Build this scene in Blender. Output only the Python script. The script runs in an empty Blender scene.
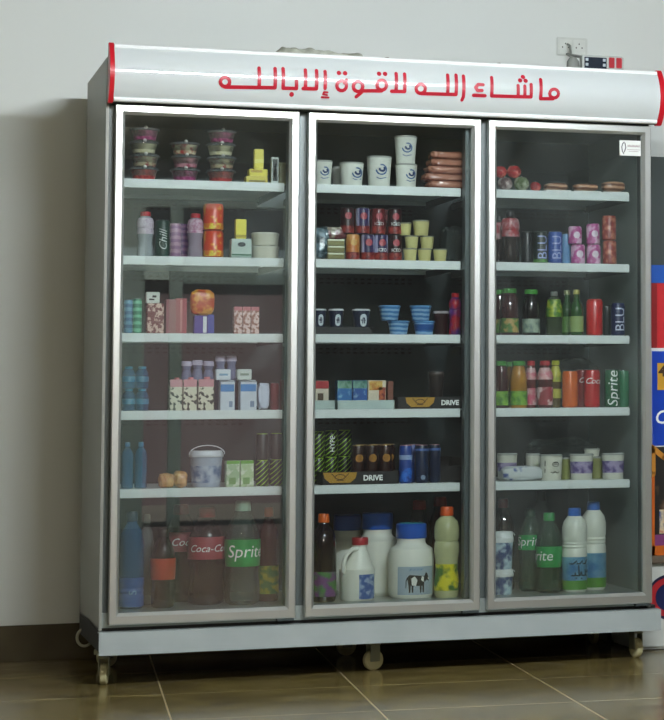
import bpy, bmesh, math, random
from mathutils import Vector, Matrix, noise
random.seed(7)
PI = math.pi
C = bpy.context.scene.collection
sc = bpy.context.scene

# ---------------------------------------------------------------- camera model
F = 2245.99; PITCH = .0707267; YAW = .379978; ROLL = -.00569946
CAM = Vector((-.791397, -7.587535, .927558)); PX = 332 + 416.1; PY = 360 - 122.57
_fw = Vector((math.sin(YAW)*math.cos(PITCH), math.cos(YAW)*math.cos(PITCH), math.sin(PITCH)))
_r = Vector((math.cos(YAW), -math.sin(YAW), 0)); _u = _r.cross(_fw)
RT = _r*math.cos(ROLL) + _u*math.sin(ROLL); UP = _u*math.cos(ROLL) - _r*math.sin(ROLL); FW = _fw
cam = bpy.data.cameras.new('camera'); co = bpy.data.objects.new('camera', cam); C.objects.link(co)
co.matrix_world = Matrix(((RT.x, UP.x, -FW.x, CAM.x), (RT.y, UP.y, -FW.y, CAM.y), (RT.z, UP.z, -FW.z, CAM.z), (0, 0, 0, 1)))
cam.sensor_fit = 'AUTO'; cam.sensor_width = 36; cam.lens = F*36/720
cam.shift_x = -416.1/720; cam.shift_y = -122.57/720; cam.clip_end = 100
sc.camera = co

def xat(u, y, z):                      # world x of the thing standing at depth y, height z under image column u
    n = RT - FW*((u-PX)/F)
    return CAM.x - ((y-CAM.y)*n.y + (z-CAM.z)*n.z)/n.x
def scl(x, y, z): return F/((Vector((x, y, z))-CAM).dot(FW))
def ray(u, v, y):
    d = FW + RT*((u-PX)/F) - UP*((v-PY)/F)
    return CAM + d*((y-CAM.y)/d.y)

# ---------------------------------------------------------------- materials
MC = {}
def nt_new(name):
    m = bpy.data.materials.new(name); m.use_nodes = True
    nt = m.node_tree; return m, nt, nt.nodes['Principled BSDF']
def srgb(c):
    if isinstance(c, str):
        c = c.lstrip('#'); c = [int(c[i:i+2], 16)/255 for i in (0, 2, 4)]
    return tuple((x/12.92 if x <= .04045 else ((x+.055)/1.055)**2.4) for x in c) + (1,)
def mat(c, rough=.4, metal=0, vary=.12, scale=30, bump=0, coat=0, emit=0, spec=.5):
    k = ('m', c, rough, metal, vary, scale, bump, coat, emit, spec)
    if k in MC: return MC[k]
    m, nt, b = nt_new('plain_%d' % len(MC))
    base = srgb(c)
    tc = nt.nodes.new('ShaderNodeTexCoord'); nz = nt.nodes.new('ShaderNodeTexNoise'); nz.inputs['Scale'].default_value = scale
    nt.links.new(tc.outputs['Object'], nz.inputs['Vector'])
    mx = nt.nodes.new('ShaderNodeMix'); mx.data_type = 'RGBA'
    mx.inputs[6].default_value = tuple(x*(1-vary) for x in base[:3])+(1,); mx.inputs[7].default_value = tuple(min(1, x*(1+vary)) for x in base[:3])+(1,)
    nt.links.new(nz.outputs['Fac'], mx.inputs[0]); nt.links.new(mx.outputs[2], b.inputs['Base Color'])
    b.inputs['Roughness'].default_value = rough; b.inputs['Metallic'].default_value = metal
    b.inputs['Coat Weight'].default_value = coat; b.inputs['Specular IOR Level'].default_value = spec
    if bump:
        bp = nt.nodes.new('ShaderNodeBump'); bp.inputs['Strength'].default_value = bump; bp.inputs['Distance'].default_value = .01
        nt.links.new(nz.outputs['Fac'], bp.inputs['Height']); nt.links.new(bp.outputs['Normal'], b.inputs['Normal'])
    if emit:
        b.inputs['Emission Color'].default_value = base; b.inputs['Emission Strength'].default_value = emit
    MC[k] = m; return m
def patt(c1, c2, kind='spots', scale=40, th=.5, rough=.4, rot=0, soft=.02, c3=None, spec=.5):
    k = ('p', c1, c2, kind, scale, th, rough, rot, soft, c3)
    if k in MC: return MC[k]
    m, nt, b = nt_new('pattern_%d' % len(MC))
    tc = nt.nodes.new('ShaderNodeTexCoord'); mp = nt.nodes.new('ShaderNodeMapping'); mp.inputs['Rotation'].default_value = (0, rot, 0)
    nt.links.new(tc.outputs['Object'], mp.inputs['Vector'])
    if kind == 'spots': t = nt.nodes.new('ShaderNodeTexNoise'); out = 'Fac'
    elif kind == 'wave': t = nt.nodes.new('ShaderNodeTexWave'); t.bands_direction = 'Z'; t.inputs['Distortion'].default_value = 2; out = 'Fac'
    elif kind == 'stripe': t = nt.nodes.new('ShaderNodeTexWave'); t.bands_direction = 'Z'; out = 'Fac'
    else: t = nt.nodes.new('ShaderNodeTexVoronoi'); out = 'Distance'
    t.inputs['Scale'].default_value = scale
    nt.links.new(mp.outputs['Vector'], t.inputs['Vector'])
    cr = nt.nodes.new('ShaderNodeValToRGB'); e = cr.color_ramp.elements
    e[0].position = max(0, th-soft); e[0].color = srgb(c1); e[1].position = min(1, th+soft); e[1].color = srgb(c2)
    if c3:
        n = e.new(min(.98, th+soft+.12)); n.color = srgb(c3)
    nt.links.new(t.outputs[out], cr.inputs['Fac']); nt.links.new(cr.outputs['Color'], b.inputs['Base Color'])
    b.inputs['Roughness'].default_value = rough; b.inputs['Specular IOR Level'].default_value = spec
    MC[k] = m; return m
def film(c, tint=.5, rough=.08, ior=1.45):
    k = ('f', c, tint, rough, ior)
    if k in MC: return MC[k]
    m = bpy.data.materials.new('clear_%d' % len(MC)); m.use_nodes = True; nt = m.node_tree; nt.nodes.clear()
    o = nt.nodes.new('ShaderNodeOutputMaterial'); tr = nt.nodes.new('ShaderNodeBsdfTransparent'); di = nt.nodes.new('ShaderNodeBsdfDiffuse')
    gl = nt.nodes.new('ShaderNodeBsdfGlossy'); fr = nt.nodes.new('ShaderNodeFresnel'); m1 = nt.nodes.new('ShaderNodeMixShader'); m2 = nt.nodes.new('ShaderNodeMixShader')
    nz = nt.nodes.new('ShaderNodeTexNoise'); nz.inputs['Scale'].default_value = 60
    mr = nt.nodes.new('ShaderNodeMapRange'); mr.inputs[3].default_value = tint*.8; mr.inputs[4].default_value = min(1, tint*1.2)
    nt.links.new(nz.outputs['Fac'], mr.inputs[0]); nt.links.new(mr.outputs[0], m1.inputs[0])
    base = srgb(c); tr.inputs[0].default_value = tuple(.55+.45*x for x in base[:3])+(1,); di.inputs[0].default_value = base
    gl.inputs['Roughness'].default_value = rough; fr.inputs[0].default_value = ior
    nt.links.new(tr.outputs[0], m1.inputs[1]); nt.links.new(di.outputs[0], m1.inputs[2])
    nt.links.new(fr.outputs[0], m2.inputs[0]); nt.links.new(m1.outputs[0], m2.inputs[1]); nt.links.new(gl.outputs[0], m2.inputs[2]); nt.links.new(m2.outputs[0], o.inputs[0])
    MC[k] = m; return m

# ---------------------------------------------------------------- mesh helpers
def finish(name, bm, mats, parent=None, smooth=True, loc=(0, 0, 0), angle=.6):
    me = bpy.data.meshes.new(name); bm.normal_update(); bm.to_mesh(me); bm.free()
    if not isinstance(mats, (list, tuple)): mats = [mats]
    for m in mats: me.materials.append(m)
    if smooth:
        me.polygons.foreach_set('use_smooth', [True]*len(me.polygons))
        try: me.set_sharp_from_angle(angle=angle)
        except Exception: pass
    o = bpy.data.objects.new(name, me); C.objects.link(o); o.location = loc
    if parent: o.parent = parent
    return o
def box(bm, x0, x1, y0, y1, z0, z1, bev=0, mi=0):
    r = bmesh.ops.create_cube(bm, size=1); vs = r['verts']
    for v in vs:
        v.co = Vector((x0+(v.co.x+.5)*(x1-x0), y0+(v.co.y+.5)*(y1-y0), z0+(v.co.z+.5)*(z1-z0)))
    fs = set(f for v in vs for f in v.link_faces)
    for f in fs: f.material_index = mi
    if bev > 0:
        es = set(e for f in fs for e in f.edges)
        b = bmesh.ops.bevel(bm, geom=list(es), offset=min(bev, .45*min(abs(x1-x0), abs(y1-y0), abs(z1-z0))), segments=2, affect='EDGES')
        for f in b['faces']: f.material_index = mi
def lathe(bm, prof, n=28, cx=0, cy=0, mi=0, cap=True):
    rings = []
    for r, z in prof:
        if r < 1e-5: rings.append([bm.verts.new((cx, cy, z))])
        else: rings.append([bm.verts.new((cx+r*math.cos(2*PI*i/n), cy+r*math.sin(2*PI*i/n), z)) for i in range(n)])
    for a, b in zip(rings, rings[1:]):
        for i in range(n):
            j = (i+1) % n
            try:
                if len(a) == 1 and len(b) == 1: continue
                if len(a) == 1: f = bm.faces.new((a[0], b[i], b[j])); 
                elif len(b) == 1: f = bm.faces.new((a[i], a[j], b[0]))
                else: f = bm.faces.new((a[i], a[j], b[j], b[i]))
                f.material_index = mi
            except ValueError: pass
    if cap:
        if len(rings[0]) > 1: bm.faces.new(list(reversed(rings[0]))).material_index = mi
        if len(rings[-1]) > 1: bm.faces.new(rings[-1]).material_index = mi
def tube(bm, pts, r, n=8, mi=0):
    pts = [Vector(p) for p in pts]; rings = []
    for i, p in enumerate(pts):
        t = (pts[min(i+1, len(pts)-1)]-pts[max(i-1, 0)]).normalized()
        a = t.orthogonal().normalized() if i == 0 else (ra - t*ra.dot(t)).normalized()
        ra = a; b = t.cross(a)
        rr = r[i] if isinstance(r, (list, tuple)) else r
        rings.append([bm.verts.new(p + a*rr*math.cos(2*PI*k/n) + b*rr*math.sin(2*PI*k/n)) for k in range(n)])
    for A, B in zip(rings, rings[1:]):
        for k in range(n):
            bm.faces.new((A[k], A[(k+1) % n], B[(k+1) % n], B[k])).material_index = mi
    bm.faces.new(list(reversed(rings[0]))); bm.faces.new(rings[-1])
def B(): return bmesh.new()
def tag(o, label=None, cat=None, group=None, kind=None):
    if label: o['label'] = label
    if cat: o['category'] = cat
    if group: o['group'] = group
    if kind: o['kind'] = kind
    return o
def empty(name, loc, label, cat, group=None, rz=0):
    o = bpy.data.objects.new(name, None); o.empty_display_size = .05; C.objects.link(o)
    o.location = loc; o.rotation_euler = (0, 0, rz); return tag(o, label, cat, group)
def sbox(name, x0, x1, y0, y1, z0, z1, m, parent=None, bev=0, kind=None):
    bm = B(); box(bm, x0, x1, y0, y1, z0, z1, bev); o = finish(name, bm, m, parent)
    if kind: o['kind'] = kind
    return o
TC = {}
def textmesh(s, size, shear=0, bold=.0):
    k = (s, size, shear, bold)
    if k in TC: return TC[k]
    cu = bpy.data.curves.new('t', 'FONT'); cu.body = s; cu.size = size; cu.align_x = 'CENTER'; cu.align_y = 'CENTER'; cu.shear = shear; cu.offset = bold
    cu.resolution_u = 3
    o = bpy.data.objects.new('t', cu); C.objects.link(o); bpy.context.view_layer.update()
    dg = bpy.context.evaluated_depsgraph_get(); me = o.evaluated_get(dg).to_mesh()
    V = [v.co.copy() for v in me.vertices]; P = [tuple(p.vertices) for p in me.polygons]
    o.evaluated_get(dg).to_mesh_clear(); bpy.data.objects.remove(o); bpy.data.curves.remove(cu)
    if V:
        ax = (min(v.x for v in V)+max(v.x for v in V))/2; ay = (min(v.y for v in V)+max(v.y for v in V))/2
        V = [Vector((v.x-ax, v.y-ay, 0)) for v in V]
    TC[k] = (V, P); return TC[k]
def lettering(s, size, m, parent, z, R=None, y=0, x=0, turn=0, shear=0, bold=.0, ang=0, lift=.0012, name='lettering'):
    """text on a front face (y) or wrapped round a cylinder of radius R; it faces -y"""
    V, P = textmesh(s, size, shear, bold)
    bm = B(); ct, st_ = math.cos(turn), math.sin(turn)
    vs = [bm.verts.new((v.x*ct-v.y*st_, v.x*st_+v.y*ct, 0)) for v in V]
    for p in P:
        try: bm.faces.new([vs[i] for i in p])
        except ValueError: pass
    if R:
        e = max([abs(v.co.x) for v in bm.verts] or [0]); k = R*.16; n = int(e/k)+1
        for i in range(-n, n+1):
            bmesh.ops.bisect_plane(bm, geom=bm.verts[:]+bm.edges[:]+bm.faces[:], plane_co=(i*k+.00001, 0, 0), plane_no=(1, 0, 0))
        far = [f for f in bm.faces if abs(f.calc_center_median().x/R) > 1.5]
        bmesh.ops.delete(bm, geom=far, context='FACES')
    for v in bm.verts:
        a, b = v.co.x, v.co.y
        if R: th = -PI/2+ang+a/R; v.co = Vector(((R+lift)*math.cos(th), (R+lift)*math.sin(th), z+b))
        else: v.co = Vector((x+a, y-lift, z+b))
    return finish(name, bm, m, parent, smooth=False)
def strokes(bm, lines, w, fy, mi=0):
    """round-ended pen strokes; lines of (x,z); fy(x,z) gives y; long lists are smooth curves"""
    def add(x, z): return bm.verts.new((x, fy(x, z), z))
    def disc(c, r):
        vs = [add(c[0]+r*math.cos(2*PI*i/10), c[1]+r*math.sin(2*PI*i/10)) for i in range(10)]
        bm.faces.new(vs).material_index = mi
    for L in lines:
        closed = len(L) > 8 and math.hypot(L[0][0]-L[-1][0], L[0][1]-L[-1][1]) < 1e-6
        if len(L) >= 8:
            P = L[:-1] if closed else L; n = len(P); A = []; Bq = []
            for i, p in enumerate(P):
                q0 = P[(i-1) % n] if closed or i else p; q1 = P[(i+1) % n] if closed or i < n-1 else p
                dx, dz = q1[0]-q0[0], q1[1]-q0[1]; l = math.hypot(dx, dz) or 1
                nx, nz = -dz/l*w/2, dx/l*w/2; A.append(add(p[0]+nx, p[1]+nz)); Bq.append(add(p[0]-nx, p[1]-nz))
            for i in range(n if closed else n-1):
                j = (i+1) % n; bm.faces.new((A[i], Bq[i], Bq[j], A[j])).material_index = mi
            if not closed: disc(L[0], w/2); disc(L[-1], w/2)
            continue
        pts = []
        for a, b in zip(L, L[1:]):
            n = max(1, int(math.hypot(b[0]-a[0], b[1]-a[1])/.012))
            pts += [(a[0]+(b[0]-a[0])*i/n, a[1]+(b[1]-a[1])*i/n) for i in range(n)]
        pts.append(L[-1])
        for a, b in zip(pts, pts[1:]):
            dx, dz = b[0]-a[0], b[1]-a[1]; l = math.hypot(dx, dz) or 1; nx, nz = -dz/l*w/2, dx/l*w/2
            bm.faces.new([add(a[0]+nx, a[1]+nz), add(a[0]-nx, a[1]-nz), add(b[0]-nx, b[1]-nz), add(b[0]+nx, b[1]+nz)]).material_index = mi
        for p in L: disc(p, w/2)
def ring(cx, cz, rx, rz, n=14, a0=0, a1=2*PI): return [(cx+rx*math.cos(a0+(a1-a0)*i/n), cz+rz*math.sin(a0+(a1-a0)*i/n)) for i in range(n+1)]

# ---------------------------------------------------------------- common materials
WHITE_STEEL = mat('#dfe6e6', .35, 0, .03, 8)
ALU = mat('#cfd3d0', .34, .85, .03, 12)
ALU_D = mat('#8d9694', .35, .6, .05, 12)
DARKGREY = mat('#3a4444', .5, 0, .1, 10)
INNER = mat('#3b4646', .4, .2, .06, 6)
BLACK = mat('#0b0b0c', .5)
RED = mat('#c01526', .35, 0, .04)
RUBBER = mat('#1a1f1e', .6)
LIDMETAL = mat('#b5babb', .25, .9, .04)
WHITE = mat('#e9ebe6', .4, 0, .04)
INKW = mat('#f2f4f2', .5, 0, .02)
INKR = mat('#b5122a', .4, 0, .04)

# ---------------------------------------------------------------- the room
wallm = mat('#dbe1dd', .75, 0, .035, 1.6, .05)
YW = .9
sbox('wall_back', -3.2, 4.4, YW, YW+.2, 0, 2.68, wallm, kind='structure')
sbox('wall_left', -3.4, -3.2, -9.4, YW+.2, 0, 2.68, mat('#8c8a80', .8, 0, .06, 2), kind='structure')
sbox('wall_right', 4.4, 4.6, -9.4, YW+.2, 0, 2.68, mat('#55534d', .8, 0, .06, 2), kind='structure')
sbox('ceiling', -3.4, 4.6, -9.4, YW+.2, 2.68, 2.9, mat('#b4b4ac', .8, 0, .03, 2), kind='structure')
skm = patt('#443c2c', '#565038', 'spots', 6, .5, .25, soft=.3)
sbox('baseboard_back', -3.2, 4.4, YW-.012, YW, 0, .128, skm, bev=.003, kind='structure')
# floor tiles
fm, nt, b = nt_new('floor_tiles')
tc = nt.nodes.new('ShaderNodeTexCoord'); mp = nt.nodes.new('ShaderNodeMapping')
mp.inputs['Rotation'].default_value = (0, 0, .085); mp.inputs['Location'].default_value = (-.165, .225, 0)
br = nt.nodes.new('ShaderNodeTexBrick'); br.offset = 0; br.inputs['Scale'].default_value = 1; br.inputs['Brick Width'].default_value = .6; br.inputs['Row Height'].default_value = .6
br.inputs['Mortar Size'].default_value = .0028; br.inputs['Mortar Smooth'].default_value = .1
br.inputs['Color1'].default_value = (1, 1, 1, 1); br.inputs['Color2'].default_value = (.86, .86, .86, 1); br.inputs['Mortar'].default_value = (0, 0, 0, 1)
nt.links.new(tc.outputs['Object'], mp.inputs['Vector']); nt.links.new(mp.outputs['Vector'], br.inputs['Vector'])
nz = nt.nodes.new('ShaderNodeTexNoise'); nz.inputs['Scale'].default_value = 5; nz.inputs['Detail'].default_value = 8; nz.inputs['Distortion'].default_value = 1.3
mp2 = nt.nodes.new('ShaderNodeMapping'); mp2.inputs['Scale'].default_value = (1, 2.4, 1); nt.links.new(tc.outputs['Object'], mp2.inputs['Vector']); nt.links.new(mp2.outputs['Vector'], nz.inputs['Vector'])
cr = nt.nodes.new('ShaderNodeValToRGB'); e = cr.color_ramp.elements
e[0].position = .3; e[0].color = srgb('#453a22'); e[1].position = .72; e[1].color = srgb('#8a7a48')
nt.links.new(nz.outputs['Fac'], cr.inputs['Fac'])
# pale veins of the stone
vn = nt.nodes.new('ShaderNodeTexNoise'); vn.inputs['Scale'].default_value = 2.2; vn.inputs['Detail'].default_value = 4; vn.inputs['Distortion'].default_value = 2.5
nt.links.new(tc.outputs['Object'], vn.inputs['Vector'])
vr = nt.nodes.new('ShaderNodeValToRGB'); vr.color_ramp.elements[0].position = .495; vr.color_ramp.elements[0].color = (0, 0, 0, 1)
vr.color_ramp.elements[1].position = .505; vr.color_ramp.elements[1].color = (0, 0, 0, 1); vx = vr.color_ramp.elements.new(.5); vx.color = (.8, .8, .8, 1)
nt.links.new(vn.outputs['Fac'], vr.inputs['Fac'])
mv = nt.nodes.new('ShaderNodeMix'); mv.data_type = 'RGBA'; nt.links.new(vr.outputs['Color'], mv.inputs[0]); nt.links.new(cr.outputs['Color'], mv.inputs[6]); mv.inputs[7].default_value = srgb('#a3957a')
mb = nt.nodes.new('ShaderNodeMix'); mb.data_type = 'RGBA'; nt.links.new(br.outputs['Fac'], mb.inputs[0]); nt.links.new(mv.outputs[2], mb.inputs[6]); mb.inputs[7].default_value = srgb('#b3a681')
nt.links.new(mb.outputs[2], b.inputs['Base Color']); b.inputs['Roughness'].default_value = .16
sbox('floor', -3.4, 4.6, -9.4, YW+.2, -.1, 0, fm, kind='structure')
# street side of the shop: wide glazed opening behind the photographer
dkw = mat('#3b2c2b', .7, 0, .15, 2)
sbox('wall_front', -3.4, .95, -9.4, -9.2, 0, 2.68, dkw, kind='structure')
sbox('wall_front_right', 2.27, 4.6, -9.4, -9.2, 0, 2.68, dkw, kind='structure')
sbox('wall_front_lintel', .95, 2.27, -9.4, -9.2, 2.5, 2.68, dkw, kind='structure')
bm = B()
for xx, w_ in ((1.0, .19), (1.37, .09), (2.2, .05)): box(bm, xx, xx+w_, -9.3, -9.24, 0, 2.34)
box(bm, 1.0, 2.25, -9.3, -9.24, 2.34, 2.48); box(bm, 1.47, 2.2, -9.29, -9.25, 1.78, 1.86)
finish('door_1', bm, mat('#b4c4bb', .4, 0, .03))['kind'] = 'structure'
sbox('ground', -12, 14, -22, -9.4, -.2, -.1, mat('#8a8278', .9, 0, .1, 3), kind='structure')

# ceiling lamps; the two warm ones are added as fill
TUBE = mat('#f0fff6', .5, emit=1)
def lamp(x, y, w, power, label, z=2.68, col='#f2fff8'):
    t = empty('ceiling_lamp', (x, y, z), label, 'lamp', 'ceiling tube lamps', 0)
    bm = B(); box(bm, -w/2, w/2, -.03, .03, -.05, 0, .006); finish('housing', bm, WHITE, t)
    bm = B(); tube(bm, [(-w/2+.02, 0, -.1), (w/2-.02, 0, -.1)], .013, 12); finish('glowing_tube', bm, mat(col, .5, 0, .0, emit=power), t)
    for sx in (-1, 1): sbox('end_bracket', sx*(w/2-.01)-.012, sx*(w/2-.01)+.012, -.02, .02, -.12, -.045, WHITE, t)
lamp(1.1, -3.2, 1.5, 1020, 'ceiling tube lamp nearest the drinks fridge', col='#f4faff')
lamp(0, -7.0, 1.2, 320, 'added warm fill tube lamp near the street door', col='#fff0dc')  # added lamp: warm ambient, and lifts the door bars reflected in the glass
lamp(-1.6, -4.8, 1.2, 120, 'added warm fill tube lamp on the left side of the shop', col='#fff0dc')  # added lamp, out of view: warm ambient fill from the left

# ---------------------------------------------------------------- refrigerator
XL, XR = -.027, 1.887
XS = [(0, .6019), (.6326, 1.2339), (1.2602, 1.86)]
ZB, ZT = .2005, 1.8976
ZS = [1.6618-.25687*i for i in range(5)] + [.238]
BAYS = [(.024, .5687), (.668, 1.1847), (1.292, 1.8076)]
fr = empty('display_refrigerator', (0, 0, 0), 'tall white three-door glass display refrigerator with red Arabic lettering on its header', 'refrigerator')
sidem = mat('#9a9c95', .45, .1, .04, 5)
sbox('side_panel', XL, XL+.009, .012, .675, .179, 2.06, sidem, fr, .004)
XP = 1.864
sbox('side_panel', XP-.009, XP, .012, .675, .179, 2.06, sidem, fr, .004)
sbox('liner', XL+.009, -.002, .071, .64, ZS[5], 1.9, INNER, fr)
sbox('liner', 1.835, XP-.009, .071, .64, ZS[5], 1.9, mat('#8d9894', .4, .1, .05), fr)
sbox('back_panel', XL+.009, XP-.009, .64, .67, .179, 2.06, INNER, fr)
sbox('top_panel', XL+.009, XP-.009, .0, .64, 1.9, 2.05, INNER, fr)
sbox('deck', XL+.009, XP-.009, .02, .64, .19, ZS[5], mat('#9aa5a3', .3, .4, .04), fr)
JM = mat('#565f5f', .4, .3, .05)
for a, b_ in ((.572, .662), (1.188, 1.288)): sbox('mullion', a, b_, .026, .07, ZS[5], 1.9, JM, fr, .003)
for a, b_ in ((XL+.009, .018), (1.835, XP-.009)): sbox('jamb', a, b_, .026, .07, ZS[5], 1.9, JM, fr, .003)
for (a, b_) in BAYS:      # air slots on the rear wall of each bay
    bm = B()
    for i in range(5):
        for k in range(18):
            xx = a+.03+k*(b_-a-.06)/18
            box(bm, xx, xx+.014, .637, .6395, ZS[i]-.055, ZS[i]-.049); box(bm, xx, xx+.014, .637, .6395, ZS[i]-.04, ZS[i]-.034)
    finish('air_slots', bm, BLACK, fr)
shelfm = mat('#dfe6e4', .35, 0, .03, 10)
for (a, b_) in BAYS:
    for i in range(5):
        z = ZS[i]; bm = B()
        box(bm, a, b_, .075, .08, z-.029, z+.0005, .0015)
        box(bm, a, b_, .08, .60, z-.006, z-.0008)
        box(bm, a, b_, .59, .60, z-.02, z-.006)
        s = finish('shelf', bm, shelfm, fr)
        for xx in (a-.005, b_): sbox('shelf_bracket', xx, xx+.005, .08, .62, z-.03, z-.008, INNER, s)
# kick panel
bm = B(); box(bm, XL-.003, XR+.003, -.0252, -.02, .1056, .177, .003); box(bm, XL-.003, XR+.003, -.0252, .03, .174, .179, .001)
box(bm, XL-.003, XR+.003, -.0252, .03, .1056, .108)
finish('kick_panel', bm, patt('#a6b0b1', '#9ba6a7', 'spots', 9, .5, .35, soft=.3), fr)
sbox('base_frame', XL, XR, .03, .67, .115, .19, BLACK, fr)
# header: convex sign panel
HZ0, HZ1 = 1.903, 2.093
def hy(x, z):
    t = min(1, max(0, (z-HZ0)/(HZ1-HZ0))); return -.034-.05*math.sin(PI*t)**.8
def header_mesh(x0, x1, grow=0, back=-.02):
    bm = B(); n = 20; P = [(hy(0, HZ0+(HZ1-HZ0)*i/n)-grow, HZ0-grow+(HZ1-HZ0+2*grow)*i/n) for i in range(n+1)]
    P = [(back, HZ0-grow)]+P+[(back, HZ1+grow)]
    A = [bm.verts.new((x0, y, z)) for y, z in P]; Bv = [bm.verts.new((x1, y, z)) for y, z in P]
    for i in range(len(P)-1): bm.faces.new((A[i], A[i+1], Bv[i+1], Bv[i]))
    bm.faces.new((A[-1], A[0], Bv[0], Bv[-1])); bm.faces.new(A); bm.faces.new(list(reversed(Bv)))
    bmesh.ops.recalc_face_normals(bm, faces=bm.faces); return bm
hd = finish('header_panel', header_mesh(-.012, 1.872), mat('#ccd4d5', .12, 0, .02, 4, coat=.6), fr, angle=.5)
sbox('header_box', XL+.002, XR-.002, -.02, .012, HZ0+.003, 2.06, sidem, fr)
sbox('header_ledge', XL+.006, XR-.006, -.02, .011, 2.061, 2.0935, sidem, fr)
for a in (-.027, 1.872):
    finish('end_cap', header_mesh(a, a+.015+(.004 if a > 0 else 0), .004, -.016), RED, fr, angle=.5)
bm = B()
for z in (HZ0+.008, HZ1-.008):
    tube(bm, [(-.01, hy(0, z)-.001, z), (1.871, hy(0, z)-.001, z)], .0075)
finish('header_trim', bm, mat('#f1f6f6', .2, 0, .02), fr)
# Arabic lettering, drawn as pen strokes
def hp(u, v):
    p = ray(u, v, -.075); p = ray(u, v, hy(0, p.z)); return (p.x, p.z)
AR = []
def ln(*p): AR.append([hp(*q) for q in p])
def lp(u, v, r, rz=None):
    AR.append([hp(u+r*math.cos(2*PI*i/14), v+(rz or r)*math.sin(2*PI*i/14)) for i in range(15)])
lp(554, 93.6, 4.4); ln((540.5, 79.5), (540.5, 98.8), (553, 98.8))
ln((531, 84.5), (531, 97), (491.5, 96), (491.5, 77.5)); ln((524.7, 86), (524.7, 96.5)); ln((518, 85.5), (518, 96.5))
DOTS = [(520, 80.5), (525.5, 80.8), (522.8, 77)]
ln((483, 84.8), (478, 84.5), (475.5, 87.5), (477.5, 90.5), (482, 90.5)); ln((473.5, 95.3), (485, 95.8))
ln((463.3, 76), (463.3, 97), (461.8, 100)); ln((455.9, 75), (455.9, 94.6), (421, 93.6)); ln((447.5, 75), (447.5, 94.3)); lp(420.6, 88.8, 4.6)
ln((404.5, 74), (404.5, 91.6), (391.5, 91.3)); ln((396, 73.5), (396, 91))
ln((381.7, 90.9), (361, 90.9)); lp(381.7, 85.2, 4.8, 5); lp(358, 86.6, 4.8, 5); ln((362.5, 87), (361.5, 92.5), (356, 96.8)); lp(341.6, 85.8, 4.8, 5); ln((344.5, 83), (346.5, 80))
DOTS += [(379, 73.8), (385, 74), (338.8, 73), (345, 73.3)]
ln((325, 71.5), (325, 88.5)); FINE = [[hp(327.5, 92.4), hp(324, 92.2), hp(323, 94.3), hp(327, 95.2)], [hp(321.5, 97.3), hp(328.5, 97.6)]]
ln((316.4, 70.5), (316.4, 88.8), (303, 88.6)); ln((305.3, 70), (305.3, 88.4))
ln((296.4, 81), (296.4, 88.6), (283, 88.2), (283, 68.5)); DOTS += [(291.5, 94.5)]
ln((275, 68.5), (275, 87.8), (225, 87)); ln((259, 68), (259, 87.5)); lp(225, 82, 4.6)
bm = B(); strokes(bm, AR, .0118, lambda x, z: hy(x, z)-.0016); strokes(bm, FINE, .0065, lambda x, z: hy(x, z)-.0016)
for d in DOTS:
    x, z = hp(*d); r = .008
    vs = [bm.verts.new((x+r*math.cos(2*PI*i/12), hy(x, z+r*math.sin(2*PI*i/12))-.0016, z+r*math.sin(2*PI*i/12))) for i in range(12)]; bm.faces.new(vs)
for f in bm.faces:
    f.normal_update()
    if f.normal.y > 0: f.normal_flip()
finish('lettering', bm, mat('#b3122c', .35, 0, .05), hd, smooth=False)
# doors
def thin_glass(name, tint, dust):
    m = bpy.data.materials.new(name); m.use_nodes = True; nt = m.node_tree; nt.nodes.clear()
    o = nt.nodes.new('ShaderNodeOutputMaterial'); tr = nt.nodes.new('ShaderNodeBsdfTransparent'); tr.inputs[0].default_value = tint
    gl = nt.nodes.new('ShaderNodeBsdfGlossy'); gl.inputs['Roughness'].default_value = .012; gl.inputs['Color'].default_value = (.95, 1, 1, 1)
    fr_ = nt.nodes.new('ShaderNodeFresnel'); fr_.inputs[0].default_value = 1.5
    mt = nt.nodes.new('ShaderNodeMath'); mt.operation = 'MULTIPLY'; mt.inputs[1].default_value = 2.2; nt.links.new(fr_.outputs[0], mt.inputs[0])
    m2 = nt.nodes.new('ShaderNodeMixShader'); nt.links.new(mt.outputs[0], m2.inputs[0]); nt.links.new(tr.outputs[0], m2.inputs[1]); nt.links.new(gl.outputs[0], m2.inputs[2])
    # light smears of dust and condensation
    di = nt.nodes.new('ShaderNodeBsdfDiffuse'); di.inputs[0].default_value = (.7, .78, .75, 1)
    tc = nt.nodes.new('ShaderNodeTexCoord'); nz = nt.nodes.new('ShaderNodeTexNoise'); nz.inputs['Scale'].default_value = 3.5; nz.inputs['Detail'].default_value = 7; nz.inputs['Distortion'].default_value = .8
    nt.links.new(tc.outputs['Object'], nz.inputs['Vector'])
    mr = nt.nodes.new('ShaderNodeMapRange'); mr.inputs[1].default_value = .35; mr.inputs[2].default_value = .75; mr.inputs[3].default_value = dust*.45; mr.inputs[4].default_value = dust*1.8
    nt.links.new(nz.outputs['Fac'], mr.inputs[0])
    m3 = nt.nodes.new('ShaderNodeMixShader'); nt.links.new(mr.outputs[0], m3.inputs[0]); nt.links.new(m2.outputs[0], m3.inputs[1]); nt.links.new(di.outputs[0], m3.inputs[2]); nt.links.new(m3.outputs[0], o.inputs[0])
    return m
GL = [thin_glass('door_glass', (.9, .925, .92, 1), .012), thin_glass('door_glass_clean', (.9, .925, .92, 1), .006), thin_glass('door_glass_misted', (.9, .925, .92, 1), .02)]
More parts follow.
